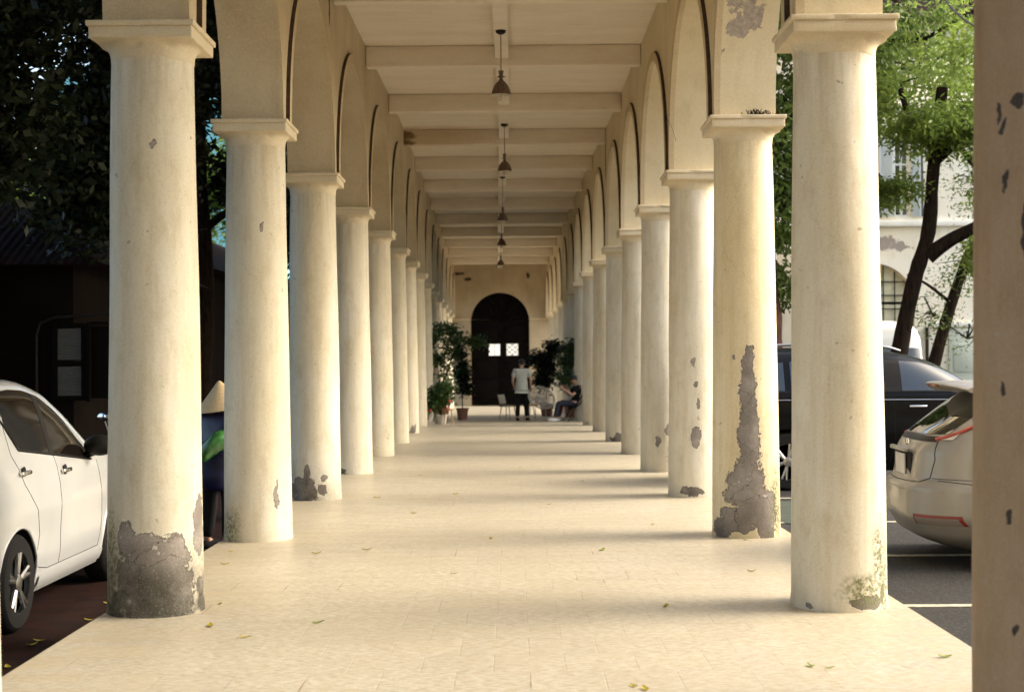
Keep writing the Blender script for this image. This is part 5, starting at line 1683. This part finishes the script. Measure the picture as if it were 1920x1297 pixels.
# person with a conical hat in the left yard
hat_stand = {k: (p[0], p[1], p[2] * (0.93 if k != 'face' else 1)) for k, p in stand.items()}
vend = person('person in a navy raincoat standing in the left yard between two columns', (-2.80, 14.15, GL), R(150), hat_stand, M['blue_cloth'], M['black_cloth'], M['black_cloth'], True, False, True)
hp = Vector((-2.80, 14.15, GL)) + Matrix.Rotation(R(150), 3, 'Z') @ Vector((0, -0.06, 1.385))
ht = MB().lathe([(0.277, -0.005), (0.275, 0.0), (0.138, 0.135), (0.015, 0.262), (0.0, 0.268)], 36, cap=False)
ht.lathe([(0.273, -0.006), (0.13, 0.125), (0.0, 0.25)], 36, cap=False)
ho = ht.build('conical_hat', M['straw'], smooth=50, loc=(hp.x + 0.02, hp.y, hp.z))
ho.rotation_euler = (R(6), R(-8), 0)
tag(ho, 'pale straw conical hat on the person in the navy raincoat', 'hat')
gbm = MB()
gbm.ball((0, 0, 0), (0.20, 0.15, 0.11), 20, 12)
gbm.map(lambda p: Vector((p.x * (1 + 0.3 * math.sin(9 * p.y + 3 * p.x)), p.y, p.z + 0.04 * math.sin(14 * p.x) + 0.25 * p.x)))
gbo = gbm.build('plastic_bag', M['green_bag'], smooth=60, loc=(-2.80, 13.85, 0.80))
tag(gbo, 'shiny green plastic bag held against the navy raincoat', 'bag')

# ------------------------------------------------------------------ furniture at the far end
def shell_chair(loc, rz, label, mat, leg_mat, spread=1.0):
    t = thing('woven_chair', label, 'chair', loc, rz)
    g = MB()
    ring = []
    N_ = 28
    tilt = R(55)
    def P(u, a):
        x = 0.40 * u * math.cos(a)
        y = 0.38 * u * math.sin(a)
        d = -0.17 * (1 - u * u)
        q = Vector((x, y * math.cos(tilt) - d * math.sin(tilt) * -1 * -1, y * math.sin(tilt) + d * math.cos(tilt)))
        return Vector((q.x, 0.06 + q.y, 0.62 + q.z))
    g.tube([P(1, 2 * math.pi * k / N_) for k in range(N_ + 1)], 0.02, 7)
    fr_ = g.build('frame', leg_mat, t, smooth=60)
    c_ = MB()
    for k in range(72):
        a = 2 * math.pi * k / 72
        c_.tube([P(1, a), P(0.7, a), P(0.4, a), P(0.08, a)], 0.0058, 4)
    c_.tube([P(0.08, 2 * math.pi * k / 12) for k in range(13)], 0.01, 5)
    c_.build('cord_seat', mat, t, smooth=60)
    for sx, sy in ((-0.3, -0.25), (0.3, -0.25), (-0.26, 0.3), (0.26, 0.3)):
        MB().tube([P(0.75, math.atan2(sy, sx)), (sx * 1.05, sy * 1.05, 0.0)], 0.011, 6).build('leg', leg_mat, t)
    return t
shell_chair(bz(1.10, 41.0), R(25), 'white round woven-cord chair facing the seated people', M['rope_white'], M['rope_white'])
shell_chair(bz(1.93, 39.25), R(-80), 'black round woven-cord chair under the person in the black top', M['black_cloth'], M['black_iron'])
shell_chair(bz(2.06, 40.75), R(-70), 'dark round chair under the person in the white tee', M['black_cloth'], M['black_iron'])
ch = thing('side_chair', 'pale chair with splayed wooden legs beside the standing person', 'chair', bz(0.12, 41.2), R(60))
ch.scale = (0.85, 0.85, 0.85)
MB().rbox((0, 0, 0.45), (0.44, 0.42, 0.035), 0.015).build('seat', M['lamp_in'], ch)
MB().rbox((0, 0.23, 0.68), (0.42, 0.03, 0.32), 0.012, Matrix.Rotation(R(-14), 3, 'X')).build('backrest', M['lamp_in'], ch)
for sx in (-1, 1):
    for sy in (-1, 1):
        MB().tube([(sx * 0.16, sy * 0.15, 0.44), (sx * 0.22, sy * 0.21, 0)], [0.018, 0.012], 7).build('leg', M['wood'], ch)
tb = thing('side_table', 'small round wooden table between the standing person and the white chair', 'table', bz(0.72, 40.4))
MB().lathe([(0.02, 0.40), (0.24, 0.40), (0.25, 0.415), (0.24, 0.43), (0.02, 0.43)], 28).build('table_top', M['wood'], tb)
for k in range(3):
    a = 2 * math.pi * k / 3 + 0.4
    MB().tube([(0.1 * math.cos(a), 0.1 * math.sin(a), 0.405), (0.2 * math.cos(a), 0.2 * math.sin(a), 0)], 0.012, 6).build('leg', M['wood'], tb)

# ------------------------------------------------------------------ potted plants
def potted(loc, label, pot_r, pot_h, pot_mat, stems, blobs, per, size, lm, seed, flowers=(), stand=0.0, **kw):
    t = thing('potted_plant', label, 'plant', loc)
    z0 = stand
    MB().lathe([(pot_r * 0.7, z0), (pot_r * 0.95, z0 + pot_h * 0.9), (pot_r * 1.05, z0 + pot_h * 0.92), (pot_r * 1.05, z0 + pot_h), (pot_r * 0.9, z0 + pot_h), (pot_r * 0.85, z0 + pot_h * 0.85), (0.0, z0 + pot_h * 0.85)], 24).build('pot', pot_mat, t, smooth=40)
    sm = MB()
    for pts in stems:
        q = curve_pts([(p[0], p[1], p[2]) for p in pts], 5)
        sm.tube(q, [lerp(0.018, 0.006, i / (len(q) - 1)) for i in range(len(q))], 6)
    sm.build('stem', M['bark'], t)
    leaf_cloud('foliage', lm, t, blobs, per, size, seed=seed, **kw)
    for p in flowers:
        MB().ball(p, (0.045, 0.045, 0.04), 10, 6).build('flower', M['flower'], t, smooth=60)
    return t
potted(bz(-1.72, 40.5), 'tall airy potted tree at the left of the far door', 0.2, 0.38, M['terracotta'],
       [[(0, 0, 0.3), (0.03, 0, 1.2), (0.15, 0, 2.2), (0.45, 0, 2.75)], [(0, 0, 0.3), (-0.1, 0, 1.3), (-0.25, 0, 2.2)], [(0, 0, 0.8), (0.3, 0, 1.8), (0.75, 0, 2.5)], [(0, 0, 1.0), (0.4, 0, 2.0), (1.0, 0.1, 2.25)]],
       [((0.1, 0, 2.6), (0.5, 0.4, 0.25)), ((0.55, 0, 2.3), (0.5, 0.4, 0.2)), ((-0.15, 0, 1.75), (0.32, 0.3, 0.28)), ((0.22, 0, 2.0), (0.15, 0.2, 0.5)), ((1.0, 0, 2.2), (0.3, 0.2, 0.2)), ((-0.2, 0, 2.3), (.25, .3, .25)), ((0.1, 0, 1.4), (.25, .2, .3))],
       [520, 400, 380, 300, 130, 200, 160], 0.13, M['leaf_pot'], 41, spread=0.11, shell=0.1, clus=9)
potted(bz(-1.18, 41.2), 'dark bushy potted shrub beside the far door', 0.18, 0.34, M['terracotta'],
       [[(0, 0, 0.3), (0.0, 0, 1.0), (0.02, 0, 1.6)]],
       [((0.02, 0, 1.35), (0.24, 0.22, 0.5)), ((0.08, 0, 0.9), (0.2, 0.2, 0.3)), ((-.05, 0, 1.9), (.12, .12, .4))], [1500, 600, 500], 0.12, M['leaf_dark'], 43, spread=0.08, shell=0.0, clus=12)
potted(bz(-1.66, 37.6), 'flowering bush with red blooms at the foot of the left columns', 0.18, 0.24, M['white_pot'],
       [[(0, 0, 0.2), (0.03, 0, 0.6)], [(0, 0, 0.2), (-0.12, 0, 0.6)]],
       [((-0.05, 0, 0.72), (0.36, 0.3, 0.28)), ((0.1, 0, 0.95), (0.25, 0.25, 0.25)), ((-0.2, 0, 0.5), (0.2, 0.2, 0.18))], [1300, 700, 350], 0.12, M['leaf_pot'], 45,
       [(0.18, -0.3, 0.42), (-0.26, -0.28, 0.36), (0.24, -0.2, 0.6)], 0.0, spread=0.09, shell=0.1, clus=10)
st = thing('plant_stand', 'splayed wooden stool beside the flowering bush', 'stool', bz(-1.45, 37.3))
MB().lathe([(0.01, 0.36), (0.15, 0.36), (0.155, 0.375), (0.15, 0.39), (0.01, 0.39)], 20).build('seat', M['wood'], st)
for k in range(4):
    a = math.pi / 4 + math.pi / 2 * k
    MB().tube([(0.1 * math.cos(a), 0.1 * math.sin(a), 0.37), (0.17 * math.cos(a), 0.17 * math.sin(a), 0)], 0.013, 6).build('leg', M['wood'], st)
potted(bz(1.35, 44.5), 'large dark shrub behind the white woven chair', 0.22, 0.36, M['terracotta'],
       [[(0, 0, 0.3), (0.0, 0, 1.2), (0.1, 0, 2.0)]],
       [((0.0, 0, 1.6), (0.42, 0.4, 0.6)), ((0.25, 0, 2.1), (0.32, 0.3, 0.35)), ((-0.15, 0, 1.1), (0.3, 0.3, 0.4)), ((-0.3, 0, 1.8), (.3, .3, .25))], [2400, 900, 900, 500], 0.13, M['leaf_dark'], 47,
       [(-0.1, -0.4, 0.72), (0.1, -0.42, 0.66)], spread=0.1, shell=0.0, clus=12)
potted(bz(2.0, 43.0), 'paler feathery shrub leaning on the far right columns', 0.2, 0.36, M['terracotta'],
       [[(0, 0, 0.3), (0.05, 0, 1.2), (0.1, 0, 1.9)]],
       [((0.0, 0, 1.65), (0.42, 0.35, 0.55)), ((0.15, 0, 2.1), (0.3, 0.3, 0.3)), ((-0.15, 0, 1.15), (0.3, 0.3, 0.3))], [1300, 500, 500], 0.13, M['leaf_potl'], 49, spread=0.1, shell=0.1, clus=10)

# ------------------------------------------------------------------ fallen leaves
def leaf_proto(mat):
    g = MB()
    rows = []
    for i in range(9):
        t = i / 8
        w_ = 0.022 * math.sin(math.pi * min(1, t * 0.96 + 0.02)) ** 0.8
        x = (t - 0.5) * 0.095
        c_ = 0.012 * (2 * t - 1) ** 2
        rows.append([(x, -w_, c_ + 0.006), (x, 0, c_), (x, w_, c_ + 0.006)])
    g.grid(rows)
    return g.build('fallen_leaf', mat, smooth=60)
spots = [(-1.75, 8.82, 0), (-1.47, 8.45, 0), (-2.3, 12.25, 0), (-2.2, 11.5, 0), (-2.23, 10.75, 1), (-1.85, 9.62, 1), (-1.55, 12.1, 0), (-1.15, 12.3, 0), (-1.1, 8.9, 1), (0.85, 12.15, 1), (2.15, 12.75, 1), (0.75, 7.05, 0), (0.70, 7.12, 0), (1.66, 7.55, 1), (1.75, 7.5, 1), (2.42, 7.75, 1), (-0.35, 10.9, 0), (-0.1, 13.0, 0), (1.45, 14.0, 0), (-0.95, 15.2, 0), (-1.5, 16.9, 0), (-0.6, 17.3, 0), (0.5, 16.0, 0), (-1.2, 20.1, 0), (0.2, 21.5, 0), (1.0, 19, 0), (-2.05, 9.8, 0), (1.9, 10.9, 0), (1.1, 9.4, 0)]
pl = [leaf_proto(M['fallen']), leaf_proto(M['fallen_g'])]
used = [False, False]
lg = random.Random(5)
for x, y, k in spots:
    if not used[k]:
        o = pl[k]; used[k] = True
    else:
        o = pl[k].copy(); C.objects.link(o)
    o.location = (x, y, 0.003)
    o.rotation_euler = (lg.uniform(-0.15, 0.15), lg.uniform(-0.1, 0.1), lg.uniform(0, 6.28))
    s_ = lg.uniform(0.5, 0.9)
    o.scale = (s_, s_, s_)
    tag(o, 'small yellow leaf fallen on the walkway tiles' if k == 0 else 'small green leaf fallen on the walkway tiles', 'leaf', 'yellow leaves fallen on the walkway' if k == 0 else 'green leaves fallen on the walkway')
for i in range(9):
    o = pl[0].copy(); C.objects.link(o)
    o.location = (lg.uniform(-3.2, -2.62), lg.uniform(8.3, 11.0), GL + 0.004)
    o.rotation_euler = (0, 0, lg.uniform(0, 6.28))
    tag(o, 'small yellow leaf fallen on the dark brick yard', 'leaf', 'yellow leaves fallen on the brick yard')

# ------------------------------------------------------------------ overhead cable and dry creepers
tag(MB().tube(curve_pts([(5.2, 14.0, 4.6), (5.6, 16, 5.1), (6.2, 20, 6.5), (7.4, 26, 9.2)], 6), 0.012, 6).build('overhead_cable', M['black_iron']), 'thin black cable crossing the leaves at the upper right', 'cable')
def creeper(pts, label):
    tag(MB().tube(curve_pts(pts, 6), 0.0022, 5).build('dry_creeper', M['bark_red']), label, 'creeper')
creeper([(1.965, 16.2, 4.05), (1.93, 16.3, 4.22), (1.90, 16.5, 4.36), (1.93, 16.62, 4.42), (1.965, 16.7, 4.38)], 'dry wiry creeper stem curling off the right wall above a capital')
creeper([(2.48, 12.92, 4.72), (2.4, 12.88, 4.68), (2.25, 12.90, 4.6), (2.12, 12.91, 4.55)], 'thin dry root hanging across the peeling pier on the right')
db = MB()
for i in range(60):
    a = lg.uniform(0, 6.28)
    x, y = lg.gauss(2.33, 0.07), 12.86 + lg.uniform(-0.03, 0.03)
    z = ZT + 0.003
    db.tube([(x, y, z), (x + 0.03 * math.cos(a), y + 0.02 * math.sin(a), z + lg.uniform(0, 0.05))], 0.0035, 4)
tag(db.build('leaf_litter', M['bark']), 'clump of dry litter lying on the capital of the tall-patched right column', 'litter')
